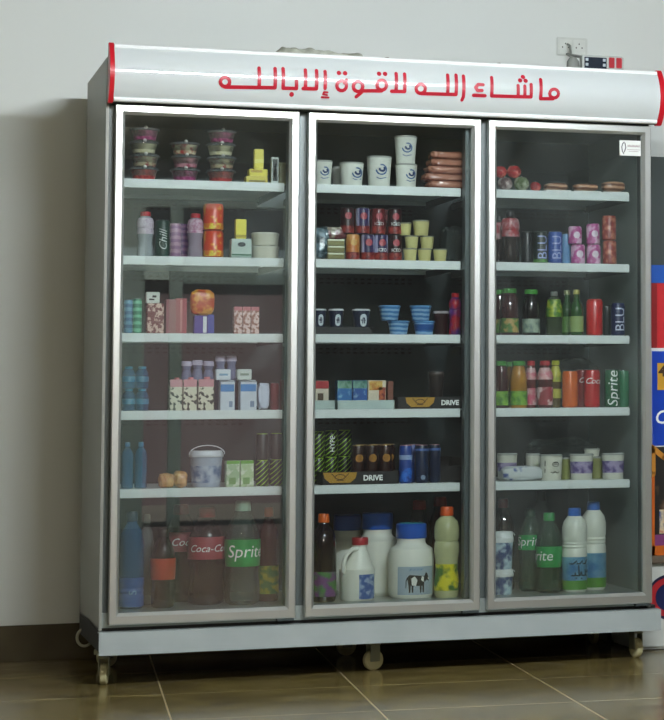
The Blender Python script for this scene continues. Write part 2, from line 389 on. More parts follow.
for d, (a, b_) in enumerate(XS):
    bm = B(); w = .031; wb = .038; y0, y1 = -.016, .012
    def ringf(i, y): return [bm.verts.new(p) for p in ((a+i*w, y, ZB+i*wb), (b_-i*w, y, ZB+i*wb), (b_-i*w, y, ZT-i*w), (a+i*w, y, ZT-i*w))]
    R_ = [ringf(0, y1), ringf(0, y0+.003), ringf(.1, y0), ringf(.72, y0), ringf(1, y0+.01), ringf(1, y1)]
    for A, Bb in zip(R_, R_[1:]+R_[:1]):
        for k in range(4): bm.faces.new((A[k], A[(k+1) % 4], Bb[(k+1) % 4], Bb[k]))
    bmesh.ops.recalc_face_normals(bm, faces=bm.faces)
    dr = finish('door', bm, ALU, fr, smooth=False)
    bm = B(); box(bm, a+w-.004, b_-w+.004, .001, .004, ZB+wb-.004, ZT-w+.004); finish('glass_pane', bm, GL[d], dr, smooth=False)
    bm = B()
    for (x0, x1, z0, z1) in ((a+.006, a+w, ZB+.008, ZT-.008), (b_-w, b_-.006, ZB+.008, ZT-.008), (a+w, b_-w, ZB+.008, ZB+wb), (a+w, b_-w, ZT-w, ZT-.008)):
        box(bm, x0, x1, .012, .024, z0, z1, .003)
    finish('gasket', bm, mat('#6f7876', .5, .1), dr)
    bm = B(); box(bm, b_-.06, b_-.004, -.012, .012, ZB-.008, ZB-.001); finish('hinge', bm, DARKGREY, dr)
    if d == 2:
        st = sbox('sticker', 1.746, 1.826, -.0006, .0008, 1.79, 1.845, mat('#dfe3e0', .5, 0, .03), dr)
        bm = B(); strokes(bm, [[(1.754, 1.82), (1.757, 1.832), (1.763, 1.838)], [(1.754, 1.82), (1.756, 1.806), (1.761, 1.797)], [(1.766, 1.835), (1.769, 1.82), (1.764, 1.803)]], .0035, lambda x, z: -.0014)
        finish('emblem', bm, mat('#4a4a55', .5), dr, smooth=False)
        bm = B()
        strokes(bm, [[(1.776+i*.0052, 1.822), (1.778+i*.0052, 1.829), (1.7795+i*.0052, 1.822)] for i in range(9)], .0014, lambda x, z: -.0014)
        strokes(bm, [[(1.774, 1.812), (1.822, 1.812)], [(1.78, 1.806), (1.816, 1.806)]], .0012, lambda x, z: -.0014)
        finish('lettering', bm, mat('#8c6a72', .5), dr, smooth=False)
# casters
def caster(x, y, lab, rz=0):
    t = empty('caster', (x, y, 0), None, None, None, rz)
    t.parent = fr
    wm = B()
    prof = [(.008, -.012), (.03, -.012), (.035, -.008), (.035, .008), (.03, .012), (.008, .012)]
    lathe(wm, prof, 28)
    bmesh.ops.rotate(wm, verts=wm.verts, matrix=Matrix.Rotation(PI/2, 3, 'Y') if lab == 'x' else Matrix.Rotation(PI/2, 3, 'X'))
    bmesh.ops.translate(wm, verts=wm.verts, vec=(0, 0, .035))
    finish('wheel', wm, mat('#b9b58c', .45, 0, .1), t)
    k = B()
    if lab == 'x':
        box(k, -.018, -.014, -.018, .018, .03, .09, .001); box(k, .014, .018, -.018, .018, .03, .09, .001); box(k, -.018, .018, -.02, .02, .086, .092); box(k, -.03, .03, -.03, .03, .1, .115)
        lathe(k, [(.014, .09), (.014, .102)], 14)
    else:
        box(k, -.018, .018, -.018, -.014, .03, .09, .001); box(k, -.018, .018, .014, .018, .03, .09, .001); box(k, -.02, .02, -.018, .018, .086, .092); box(k, -.03, .03, -.03, .03, .1, .115)
        lathe(k, [(.014, .09), (.014, .102)], 14)
    finish('fork', k, mat('#8d917f', .4, .6, .1), t)
caster(xat(373, .12, .03), .12, 'y', .25); caster(xat(636, .10, .03), .10, 'x', .2); caster(xat(104, .10, .03), .10, 'x', -.2)
caster(.06, .60, 'y', .3)
bm = B(); tube(bm, [(-.015+.026*math.cos(2*PI*i/20), .6, .105+.03*math.sin(2*PI*i/20)) for i in range(21)], .005, 8); finish('drain_hose', bm, mat('#b5b7a0', .5), fr); caster(1.84, .60, 'x'); caster(.9, .6, 'y', .1)

# ================================================================= goods
# ---- builders.  Every one stands at (x, y, z) and returns the height of its top
def place(u, y, z, w=None, h=None):
    x = xat(u, y, z); s = scl(x, y, z); return x, s
def can(name, label, cat, u, z, w, h, body, y=None, group=None, top=LIDMETAL, band=None, text=None, tsize=.02, tcol=INKW, turn=0, shear=0, tz=.5, emblem=None, ang=0, sub=None, neck=.86):
    y0 = y if y is not None else .09+.5*w/290; x, s = place(u, y0, z); r = w/s/2/1.03; H = h/s
    t = empty(name, (x, y0, z+.0006), label, cat, group)
    bm = B(); lathe(bm, [(0, .004), (r*.7, .001), (r*.8, 0), (r, H*.05), (r, H*.9), (r*neck, H*.985)], 28, cap=False); finish('body', bm, body, t)
    bm = B(); lathe(bm, [(r*neck, H*.98), (r*neck*1.03, H*.99), (r*neck*1.0, H), (r*neck*.92, H), (r*neck*.9, H*.975), (0, H*.975)], 28, cap=False)
    box(bm, -r*.12, r*.12, -r*.45, r*.1, H*.975, H*.975+.0016, .0006); finish('lid', bm, top, t)
    if band:
        for (za, zb_, m) in band:
            bm = B(); lathe(bm, [(r+.0005, H*za), (r+.0005, H*zb_)], 28, cap=False); finish('label_band', bm, m, t)
    if emblem:
        ez, er, em = emblem
        bm = B(); n = 16; vs = []
        for i in range(n):
            a = er*r*math.cos(2*PI*i/n); th = -PI/2+ang*.5+a/r; vs.append(bm.verts.new(((r+.001)*math.cos(th), (r+.001)*math.sin(th), H*ez+er*r*math.sin(2*PI*i/n))))
        c = bm.verts.new(((r+.001)*math.cos(-PI/2+ang*.5), (r+.001)*math.sin(-PI/2+ang*.5), H*ez))
        for i in range(n): bm.faces.new((c, vs[i], vs[(i+1) % n]))
        finish('emblem', bm, em, t)
    if text: lettering(text, tsize, tcol, t, H*tz, R=r, turn=turn, shear=shear, ang=ang, lift=.0012)
    return z+H+.0008
def bottle(name, label, cat, u, z, w, h, body, cap, y=None, group=None, shape='soda', lab=None, text=None, tsize=.02, tcol=INKW, turn=0, shear=0, ang=0, capw=None, liquid=None, fill=.82, tz=None):
    y0 = y if y is not None else .095+.5*w/290; x, s = place(u, y0, z); r = w/s/2/1.03; H = h/s
    t = empty(name, (x, y0, z+.0006), label, cat, group); n = r*.36 if capw is None else capw*r
    S = {'soda': [(r*.72, 0), (r*.92, .02), (r, .07), (r*.98, .2), (r*.9, .3), (r*.97, .4), (r, .5), (r, .62), (r*.9, .72), (r*.66, .82), (n*1.15, .89), (n, .93)],
         'straight': [(r*.9, 0), (r, .03), (r, .66), (r*.93, .74), (r*.7, .82), (n*1.1, .88), (n, .93)],
         'glass': [(r*.9, 0), (r, .03), (r, .55), (r*.88, .64), (r*.5, .76), (n*1.05, .84), (n, .93)],
         'waist': [(r*.85, 0), (r*.98, .04), (r*.98, .16), (r*.84, .3), (r*.9, .42), (r, .52), (r*.97, .6), (r*.88, .62), (r, .66), (r, .76), (r*.86, .84), (n*1.2, .89), (n, .93)],
         'ribbed': [(r*.85, 0), (r*.98, .03), (r, .1), (r, .5), (r*.93, .52), (r, .54), (r*.93, .56), (r, .58), (r*.93, .6), (r, .63), (r, .76), (r*.86, .84), (r*.55, .9), (n, .93)],
         'jarjuice': [(r*.9, 0), (r, .03), (r, .5), (r*.98, .6), (r*.84, .74), (r*.72, .84), (n*1.02, .88), (n, .92)],
         'water': [(r*.85, 0), (r, .03), (r, .12), (r*.92, .15), (r, .18), (r*.92, .21), (r, .24), (r, .5), (r*.94, .53), (r, .56), (r, .68), (r*.8, .8), (n*1.1, .88), (n, .93)]}[shape]
    P = [(a, b_*H) for a, b_ in S]
    bm = B(); lathe(bm, [(0, .003)]+P, 28, cap=True); finish('body', bm, body, t)
    if liquid:
        PL = [(a*.93, max(.004, b_*H)) for a, b_ in S if b_ <= fill]
        bm = B(); lathe(bm, [(0, .004)]+PL+[(0, PL[-1][1])], 24, cap=False); finish('drink', bm, liquid, t)
    cb = .90*H; c = n*1.22
    bm = B(); lathe(bm, [(c, cb), (c*1.03, cb+.002), (c, H*.985), (c*.85, H), (0, H)], 20, cap=True); finish('cap', bm, cap, t)
    if lab:
        for (za, zb_, m) in lab:
            zs = sorted(set([za, zb_]+[b_ for a, b_ in S if za < b_ < zb_]))
            def ra(q):
                for (a0, b0), (a1, b1) in zip(S, S[1:]):
                    if b0 <= q <= b1: return a0+(a1-a0)*(q-b0)/(b1-b0)
                return r
            bm = B(); lathe(bm, [(ra(q)+.0008, q*H) for q in zs], 28, cap=False); finish('label_wrap', bm, m, t)
        if text: lettering(text, tsize, tcol, t, H*(tz or (lab[0][0]+lab[0][1])/2), R=r, turn=turn, shear=shear, ang=ang, lift=.0016)
    elif text: lettering(text, tsize, tcol, t, H*(tz or .4), R=r, turn=turn, shear=shear, ang=ang, lift=.0016)
    return z+H+.0008
def tub(name, label, cat, u, z, w, h, body, lid, y=None, group=None, taper=.86, lab=None, labz=(.2, .7), swirl=None, lidh=.1, knob=None, fillm=None, fillz=(.3, .85), over=1.07, text=None, tsize=.012, tcol=INKW, handle=None, domed=0, blob=None):
    """tapered tub / cup with a rimmed lid"""
    y0 = y if y is not None else .09+.5*w/290; x, s = place(u, y0, z); R = w/s/2/1.03/over; H = h/s; rb = R*taper
    t = empty(name, (x, y0, z+.0006), label, cat, group)
    rr = lambda q: rb+(R-rb)*q
    bm = B(); lathe(bm, [(0, 0), (rb*.95, 0), (rb, H*.03), (rr(1), H*(1-lidh)), (0, H*(1-lidh))], 28, cap=False); finish('body', bm, body, t)
    bm = B(); L0 = H*(1-lidh)
    lathe(bm, [(R*over, L0), (R*over, L0+H*lidh*.45), (R*over*.96, L0+H*lidh*.5), (R*over*.9, H if not domed else L0+H*lidh*.6), (R*.5, H), (0, H)], 28); finish('lid', bm, lid, t)
    if knob is not None:
        bm = B(); bmesh.ops.create_uvsphere(bm, u_segments=12, v_segments=8, radius=R*.14); bmesh.ops.translate(bm, verts=bm.verts, vec=(0, -R*.72, H*.98+R*.06)); finish('pearl', bm, knob, t)
    if fillm: 
        bm = B(); lathe(bm, [(rr(fillz[0])+.0006, H*fillz[0]), (rr(fillz[1])+.0006, H*fillz[1])], 28, cap=False); finish('filling', bm, fillm, t)
    if lab:
        bm = B(); lathe(bm, [(rr(labz[0])+.0007, H*labz[0]), (rr(labz[1])+.0007, H*labz[1])], 28, cap=False); finish('label_band', bm, lab, t)
    if swirl:
        q = swirl; fy = lambda X, Z: -math.sqrt(max(1e-6, (rr(Z/H)+.0014)**2 - X*X))
        e = R*.42; bm = B(); strokes(bm, [ring(q[0]*R, H*.55, e, e*.95, 12, -PI*.95, PI*.55)], e*.28, fy, 0); strokes(bm, [ring(q[0]*R+e*.12, H*.57, e*.5, e*.4, 8, -PI, .2*PI)], e*.42, fy, 1)
        strokes(bm, [[(q[0]*R-e*.9, H*.3), (q[0]*R-e*.3, H*.25), (q[0]*R+e*.9, H*.3)]], e*.16, fy, 0)
        for f in bm.faces:
            f.normal_update()
            if f.normal.y > 0: f.normal_flip()
        finish('emblem', bm, [mat('#41679a', .5), mat('#25406e', .5)], t, smooth=False)
    if blob:
        fy = lambda X, Z: -math.sqrt(max(1e-6, (rr(Z/H)+.0012)**2 - X*X))
        bm = B(); strokes(bm, [[(.1*R, H*.2), (.1*R, H*.55)]], R*.75, fy)
        finish('emblem', bm, blob, t, smooth=False)
        bm = B(); strokes(bm, [[(0, H*.22), (.05*R, H*.5), (.2*R, H*.5), (.22*R, H*.22)]], R*.12, lambda X, Z: fy(X, Z)-.0006)
        finish('emblem_lines', bm, mat('#232d45', .4), t, smooth=False)
    if handle:
        bm = B(); tube(bm, [(R*1.1*math.cos(PI*i/12), -.012-.01*math.sin(PI*i/12), H*.9+H*handle*math.sin(PI*i/12)) for i in range(13)], .0018, 6); finish('handle', bm, lid, t)
    return z+H+.0008
def carton(name, label, cat, u, z, w, h, body, y=None, group=None, d=None, cap=None, bands=(), text=None, tsize=.02, tcol=INKW, turn=0, rz=0, spot=None, gable=0, bev=.0015):
    """box or drinks carton; bands = (z0, z1, material) printed panels on the front"""
    x, s = place(u, .1, z); W = w/s*1.0; H = h/s; D = d or W*.9; y0 = y if y is not None else .088+D/2
    x, s = place(u, y0-D/2, z)
    t = empty(name, (x, y0, z+.0006), label, cat, group, rz); bm = B(); Hb = H*(1-gable)
    box(bm, -W/2, W/2, -D/2, D/2, 0, Hb, bev)
    if gable:
        v = [bm.verts.new(p) for p in ((-W/2, -D/2, Hb), (W/2, -D/2, Hb), (W/2, D/2, Hb), (-W/2, D/2, Hb), (-W/2, 0, H*.97), (W/2, 0, H*.97))]
        bm.faces.new((v[0], v[1], v[5], v[4])); bm.faces.new((v[2], v[3], v[4], v[5])); bm.faces.new((v[1], v[2], v[5])); bm.faces.new((v[3], v[0], v[4]))
        box(bm, -W/2, W/2, -.0015, .0015, H*.95, H)
    finish('body', bm, body, t, smooth=False)
    for q in bands:
        za, zb_, m = q[:3]; xa, xb = q[3:5] if len(q) > 3 else (-.5, .5)
        bm = B(); box(bm, W*xa*.99, W*xb*.99, -D/2-.0008, -D/2-.0002, H*za, H*zb_); finish('print', bm, m, t, smooth=False)
    if cap:
        bm = B(); lathe(bm, [(W*.2, H-.0005), (W*.2, H+W*.16), (0, H+W*.16)], 14, cx=W*.1); finish('cap', bm, cap, t)
    if spot:
        zc, rx, rz_, m = spot; bm = B(); vs = [bm.verts.new((rx*W*math.cos(2*PI*i/20), -D/2-.0014, H*zc+rz_*H*math.sin(2*PI*i/20))) for i in range(20)]; bm.faces.new(vs)
        finish('emblem', bm, m, t, smooth=False)
    if text: lettering(text, tsize, tcol, t, H*.5, y=-D/2, turn=turn, lift=.0018)
    return z+H+.0008
def bag(name, label, cat, u, z, w, h, m, y=None, group=None, d=.05, rough=.25, seed=1, e=.55):
    """crumpled pouch / wrapped soft pack"""
    x, s = place(u, .12, z); W = w/s; H = h/s; y0 = y if y is not None else .088+d/2
    x, s = place(u, y0, z)
    bm = B(); bmesh.ops.create_icosphere(bm, subdivisions=4, radius=.5)
    for v in bm.verts:
        c = v.co*2
        q = Vector([math.copysign(abs(k)**e, k) for k in c])
        nn = noise.noise(c*2.3+Vector((seed*3.7, seed, 0)))*rough + .4*rough*noise.noise(c*6+Vector((seed, 0, seed)))
        q = q*(1+nn*.55)
        v.co = Vector((q.x*W/2, q.y*d/2, q.z*H/2))
    lo = min(v.co.z for v in bm.verts)
    hi = max(v.co.z for v in bm.verts); k = H/(hi-lo)
    for v in bm.verts: v.co.z = (v.co.z-lo)*k
    o = finish(name, bm, m, None, loc=(x, y0, z+.0006), angle=1.2); tag(o, label, cat, group)
    return z+H+.0008
def tray(name, label, u0, u1, z, h, m, y0=.086, y1=.30, edge=.003, cutm=None, emblem=None, text=None, textu=None, group=None, low=.35, backh=1.6):
    xa = xat(u0, y0, z); xb = xat(u1, y0, z); s = scl(xa, y0, z); H = h/s
    t = empty(name, ((xa+xb)/2, y0, z+.0006), label, 'tray', group); W = (xb-xa); D = y1-y0; bm = B()
    box(bm, -W/2, W/2, 0, D, 0, .0015); box(bm, -W/2, W/2, 0, edge, 0, H); box(bm, -W/2, W/2, D-edge, D, 0, H*backh)
    for sx in (-1, 1):
        x0 = sx*W/2; x1 = x0-sx*edge
        v = [bm.verts.new(p) for p in ((x0, 0, 0), (x0, D, 0), (x0, D, H*backh), (x0, D*.25, H*backh), (x0, 0, H), (x1, 0, 0), (x1, D, 0), (x1, D, H*backh), (x1, D*.25, H*backh), (x1, 0, H))]
        for f in ((0, 1, 2, 3, 4), (9, 8, 7, 6, 5), (0, 5, 6, 1), (1, 6, 7, 2), (2, 7, 8, 3), (3, 8, 9, 4), (4, 9, 5, 0)): bm.faces.new([v[i] for i in f])
    bmesh.ops.recalc_face_normals(bm, faces=bm.faces); finish('body', bm, m, t, smooth=False)
    if emblem:
        ue, we, em = emblem; xe = xat(ue, y0, z)-(xa+xb)/2; we = we/s/2; bm = B()
        pts = [(-1, .95), (1, .95), (.92, .5), (.6, .15), (-.6, .15), (-.92, .5)]
        bm.faces.new([bm.verts.new((xe+a*we, -.001, H*b_)) for a, b_ in reversed(pts)]); o = finish('emblem', bm, em, t, smooth=False)
        bm = B(); strokes(bm, [ring(xe, H*.6, we*.3, H*.2, 10), [(xe-we*.5, H*.85), (xe-we*.25, H*.5)], [(xe+we*.5, H*.85), (xe+we*.25, H*.5)], [(xe-.2*we, H*.35), (xe+.2*we, H*.35)]], .003, lambda x, z_: -.0018)
        finish('emblem_lines', bm, mat('#5d3f14', .5), t, smooth=False)
    if text: lettering(text, H*.56, INKW, t, H*.5, y=-.0005, x=xat(textu, y0, z)-(xa+xb)/2, bold=.001)
    return z+.0016+.0006

ZA, ZBB, ZC, ZD, ZE, ZF = ZS
CREAM = mat('#d9d4b0', .45, 0, .06)
CLEAR = film('#cfd8d6', .16)
# ---------------- left bay, top shelf: dessert cups, cheese boxes
purple = patt('#8a1f5e', '#c05a90', 'spots', 120, .52, .3, soft=.1); redf = patt('#a01c26', '#cf4a44', 'spots', 120, .5, .3, soft=.1); creamf = patt('#c7c196', '#ded9bb', 'spots', 60, .5, .4, soft=.2); mixf = patt('#b6ab8a', '#8f2d34', 'spots', 90, .56, .4, soft=.08)
PEARL = mat('#e8e6e0', .15)
for u, w, fills, nm in ((144, 31, (('red', redf), ('cream', mixf), ('beige', creamf), ('purple', purple)), 'leftmost stack'), (185, 31, (('purple', purple), ('pink', patt('#c88c9a', '#9c3550', 'spots', 90, .55, soft=.1)), ('red and cream', patt('#b02a2c', '#d8cfae', 'spots', 60, .5, soft=.1))), 'middle stack'), (221, 31, (('red', redf), ('speckled beige', mixf), ('cream', creamf), ('bright purple', purple)), 'right-hand stack')):
    z = ZA; n = len(fills)
    for i, (cn, fmt) in enumerate(fills):
        pos = ['bottom', 'second from bottom', 'third from bottom', 'top'][i] if n == 4 else ['bottom', 'middle', 'top'][i]
        z = tub('dessert_cup', 'lidded dessert cup with %s filling, %s of the %s' % (cn, pos, nm), 'cup', u+(.6 if i % 2 else -.4), z, w, 12.9 if n == 4 else 12.9, film('#cfd2c8', .12), film('#d4d8dc', .2), taper=.72, y=.15, group='dessert cups on the top left shelf', lidh=.16, knob=PEARL, fillm=fmt, fillz=(.1, .8), over=1.1)
YEL = mat('#e6d81c', .4, 0, .06)
z = carton('cheese_box', 'wide yellow box lying on the top left shelf', 'box', 257, ZA, 21, 6.5, mat('#d3c21a', .4), d=.05, group='yellow boxes', bands=((.1, .35, mat('#7a6d12', .5), -.4, .4),))
z2 = carton('cheese_box', 'yellow box lying between the wide yellow box and the upright one', 'box', 258.5, z, 18, 7, YEL, d=.045, y=.115, group='yellow boxes', bands=((.5, .85, mat('#b89c10', .5), -.42, .2),))
carton('cheese_box', 'narrow yellow box standing upright on top of the lying boxes', 'box', 259, z2, 9, 20, YEL, d=.03, y=.112, group='yellow boxes', bands=((.3, .5, mat('#f2ea60', .4), -.5, .5),))
carton('juice_box', 'small white-framed box with dark picture beside the yellow boxes', 'box', 275, ZA, 7, 26, mat('#c4cfc9', .4), d=.03, bands=((.08, .92, mat('#3b423f', .5), -.34, .34), (.2, .6, mat('#b9b2a5', .5), -.16, .16)))
carton('wafer_box', 'plain beige-green box at the right end of the top left shelf', 'box', 283, ZA, 8, 22, mat('#8f8f6a', .5), d=.04, y=.14)
# ---------------- left bay, second shelf
pk = patt('#b7a6b8', '#d8ccd8', 'spots', 70, .5, .4, soft=.15)
bottle('drink_bottle', 'small white-labelled bottle with red cap, leftmost on the second shelf', 'bottle', 145, ZBB, 17, 45, film('#c4cdd2', .55), mat('#c21f30', .35), shape='waist', lab=((.5, .86, pk),), capw=.5, group='red-capped small bottles')
can('soda_can', 'dark green soda can with vertical white script', 'can', 162, ZBB, 15, 37, mat('#153c31', .35), text='Chill', tsize=.037, turn=PI/2, shear=.35, tcol=mat('#b9c4bf', .5), tz=.48)
can('soda_can', 'pale mauve soda can beside the dark green can', 'can', 175, ZBB, 12, 35, patt('#b48aa6', '#8e5c8c', 'wave', 14, .5, .35, soft=.3), y=.16)
can('soda_can', 'violet soda can partly behind the red-capped bottle', 'can', 183, ZBB, 12, 35, patt('#7c4a92', '#a56ba6', 'wave', 16, .5, .35, soft=.3), y=.19)
bottle('drink_bottle', 'small pink-labelled bottle with red cap beside the orange cans', 'bottle', 195, ZBB, 16, 44, film('#b9a9bb', .6), mat('#c21f30', .35), shape='waist', lab=((.55, .88, patt('#a8668a', '#d8bccb', 'spots', 80, .5, soft=.15)),), capw=.5, group='red-capped small bottles', y=.12)
org = patt('#d2401c', '#e8a23c', 'spots', 45, .6, .3, soft=.06)
zz = ZBB
for k, n in enumerate(('lower', 'upper')):
    zz = can('soda_can', '%s of the two stacked orange-red fruit soda cans' % n, 'can', 213, zz, 20.5, 27, org, y=.13, group='stacked orange soda cans', band=((.0501, .26, patt('#e3cf3a', '#d9781f', 'spots', 60, .5, soft=.1)),), neck=.9)
zz = carton('butter_box', 'white and green box with dark oval mark under a yellow box', 'box', 241.5, ZBB, 20, 19, mat('#b9cbc1', .4), d=.05, bands=((.02, .2, patt('#2f6b4b', '#9fb9ab', 'wave', 30, .5)),), spot=(.7, .2, .12, mat('#2c3a3b', .5)))
carton('stock_cube_box', 'yellow box standing on the white and green box', 'box', 241, zz, 10.5, 19.5, YEL, d=.03, y=.11, bands=((.05, .2, mat('#b3a40e', .5)),))
zz = ZBB
for n in ('lower', 'upper'):
    zz = tub('cheese_tub', '%s of the two stacked cream-white tubs at the right of the second shelf' % n, 'tub', 265, zz, 29, 13, mat('#d6d4c2', .35), mat('#dcdccf', .3), taper=.94, lidh=.14, group='stacked cream tubs', y=.145, over=1.03)
# ---------------- left bay, third shelf
can('soda_can', 'slim blue can at the left end of the third shelf', 'can', 128, ZC, 9, 34, patt('#28628c', '#5f9ab8', 'wave', 14, .5, soft=.2))
can('soda_can', 'slim green can beside the slim blue can', 'can', 137, ZC, 9, 35, patt('#1f7a5c', '#6fc29c', 'wave', 14, .55, soft=.2))
brw = patt('#6d2f2c', '#d7b9a8', 'spots', 75, .53, .4, soft=.04)
zz = carton('milk_carton', 'brown and cream patterned carton under a small white box', 'carton', 155.5, ZC, 16, 30, brw, d=.04)
carton('tea_box', 'small white box with dark scribble on the patterned carton', 'box', 153, zz, 13, 11, mat('#cfd8cf', .4), d=.035, y=.107, bands=((.25, .4, mat('#26332f', .5), -.3, .1), (.5, .7, mat('#26332f', .5), -.05, .25)))
carton('biscuit_box', 'dusty pink box, left of the two on the third shelf', 'box', 171, ZC, 10, 34, mat('#94585c', .4), d=.05)
carton('biscuit_box', 'rose-red box with stripe, right of the two on the third shelf', 'box', 181, ZC, 11, 35, mat('#a0444a', .4), d=.05, bands=((.05, .95, mat('#c97f7e', .4), -.1, .1),))
bottle('yogurt_bottle', 'short white bottle behind the purple packets', 'bottle', 190.5, ZC, 11, 33, mat('#cfd0ce', .35), mat('#c7c8c8', .3), shape='straight', y=.2, capw=.6)
zz = carton('snack_box', 'purple box with white panel under the orange packet', 'box', 201, ZC, 13, 18, mat('#4a3a94', .4), d=.04, bands=((.05, .95, mat('#d5dade', .4), .15, .42),))
carton('juice_box', 'small blue box beside the purple box', 'box', 211, ZC, 6, 19, mat('#3b4aa0', .4), d=.04)
bag('snack_packet', 'orange and brown packet lying on the purple box', 'packet', 202, zz, 24, 26, patt('#b8481c', '#e0a040', 'spots', 35, .5, .35, soft=.08), y=.112, d=.04, rough=.12, seed=4)
for u, n in ((238, 'left'), (246.5, 'middle'), (255, 'right')):
    carton('milk_carton', 'small pink and brown patterned milk carton, %s of the three' % n, 'carton', u, ZC, 8, 27, patt('#9a6a5c', '#dcc0b8', 'spots', 80, .5, .4, soft=.05), d=.03, group='pink patterned cartons', bands=((.86, 1, mat('#b96d72', .4)),))
# ---------------- left bay, fourth shelf
blueb = film('#1c6f9c', .55)
for k, u in enumerate((128.5, 142)):
    zz = ZD
    for n in ('lower', 'upper'):
        zz = bottle('water_bottle', 'small blue water bottle, %s one of the %s column on the fourth shelf' % (n, 'left' if k == 0 else 'right'), 'bottle', u, zz, 13, 22, blueb, mat('#3f8fae', .3), shape='water', group='small stacked water bottles', capw=.5, lab=((.3, .55, mat('#2f7896', .4)),), y=.13)
cow = patt('#2e2a26', '#d7d3bd', 'spots', 55, .46, .4, soft=.02)
for u, w, n in ((176, 12, 'left'), (190, 13, 'middle'), (206, 15, 'right')):
    carton('milk_carton', 'cream milk carton with dark cow spots and pink top, %s of the three' % n, 'carton', u, ZD, w, 31, cow, d=.04, group='cow-spotted cartons', bands=((.76, .999, mat('#c98d95', .4)),), gable=.08, cap=mat('#d9848c', .4))
lav = film('#9aa0c4', .55)
for u, hh, n in ((186, 49, 'leftmost'), (197, 50, 'second'), (208, 49, 'third'), (220, 54, 'fourth'), (231, 54, 'rightmost')):
    bottle('yogurt_bottle', 'lavender shrink-wrapped drink bottle, %s in the row behind the spotted cartons' % n, 'bottle', u, ZD, 11, hh, lav, mat('#c5bfd6', .4), shape='straight', y=.21, capw=.8, group='lavender bottles behind the cartons')
for u, w, n in ((227.5, 14, 'left'), (248.5, 16, 'right')):
    zz = carton('milk_carton', 'white milk carton with blue upper band, %s of the two' % n, 'carton', u, ZD, w, 30, mat('#cdd6e0', .4), d=.05, group='white and blue cartons', bands=((.62, .86, mat('#3f86c4', .4), -.5, .45), (.1, .3, mat('#7f93ad', .4), .1, .35)), gable=.06)
    carton('butter_box', 'small white box lying on the %s white and blue carton' % n, 'box', u-4, zz, 14, 10.5, mat('#d4dde4', .4) if n == 'left' else mat('#c9d3cd', .4), d=.04, y=.112, group='white boxes on the cartons', bands=((.4, .6, mat('#7ea2bf', .5) if n == 'left' else mat('#8a9a8c', .5), -.3, .3),))
bag('plastic_bag', 'white plastic bag slumped beside the right milk carton', 'bag', 263, ZD, 12, 27, mat('#c8d0e0', .35), d=.05, rough=.3, seed=2)
can('soda_can', 'dark red can at the right end of the fourth shelf, nearer one', 'can', 274.5, ZD, 9, 27, mat('#7e2f31', .35), group='dark red cans', y=.13)
can('soda_can', 'dark red can half behind the door frame on the fourth shelf', 'can', 283, ZD, 8, 30, mat('#6a2a2c', .35), group='dark red cans', y=.17)
# ---------------- left bay, fifth shelf
bottle('water_bottle', 'blue water bottle, left of the pair on the fifth shelf', 'bottle', 127, ZE, 12, 46, blueb, mat('#2f6f98', .3), shape='water', group='blue water bottles on the fifth shelf', y=.14)
bottle('water_bottle', 'blue water bottle, right of the pair on the fifth shelf', 'bottle', 140.5, ZE, 12.5, 46, film('#2a7ba6', .5), mat('#2f6f98', .3), shape='water', group='blue water bottles on the fifth shelf', y=.14)
bag('bread_packet', 'golden brown wrapped pastry packet, left piece', 'packet', 166, ZE, 15, 15, patt('#a86a34', '#e0b070', 'spots', 40, .5, .25, soft=.2), d=.06, rough=.25, seed=5, group='pastry packets')
bag('bread_packet', 'golden brown wrapped pastry packet, right piece', 'packet', 180, ZE, 13, 17, patt('#a86a34', '#e0b070', 'spots', 44, .5, .25, soft=.2), d=.06, rough=.25, seed=9, group='pastry packets')
tub('cheese_bucket', 'large white-lidded bucket with bluish label on the fifth shelf', 'bucket', 206, ZE, 35, 36, mat('#aab4c4', .35), mat('#d9dce4', .3), taper=.88, lab=patt('#5c7397', '#b5bfd0', 'spots', 30, .5, .4, soft=.1), labz=(.12, .62), lidh=.17, handle=.25, y=.15)
for u, n, c in ((233, 'left', '#a8c49a'), (247, 'right', '#b8cf9f')):
    carton('juice_box', 'pale green juice carton, %s of the pair' % n, 'carton', u, ZE, 13, 26, patt(c, '#dfe6cf', 'spots', 40, .55, .4, soft=.05), d=.045, group='pale green cartons', bands=((.88, 1, mat('#6fae3e', .4)), (.1, .35, mat('#7aa35f', .5), -.3, .2)))
HY = patt('#11130d', '#9ac93a', 'stripe', 26, .88, .35, rot=.75, soft=.04)
LIME = mat('#a9d23c', .35)
for u, y in ((262, .115), (276, .13)):
    zz = ZE
    for n in ('lower', 'upper'):
        zz = can('energy_drink_can', 'black and lime energy can, %s one of the %s pile by the pale green cartons' % (n, 'left' if u < 270 else 'right'), 'can', u, zz, 13, 26, HY if n == 'lower' else mat('#1b1d1a', .35), top=LIME, y=y, group='lime energy cans in the left bay')
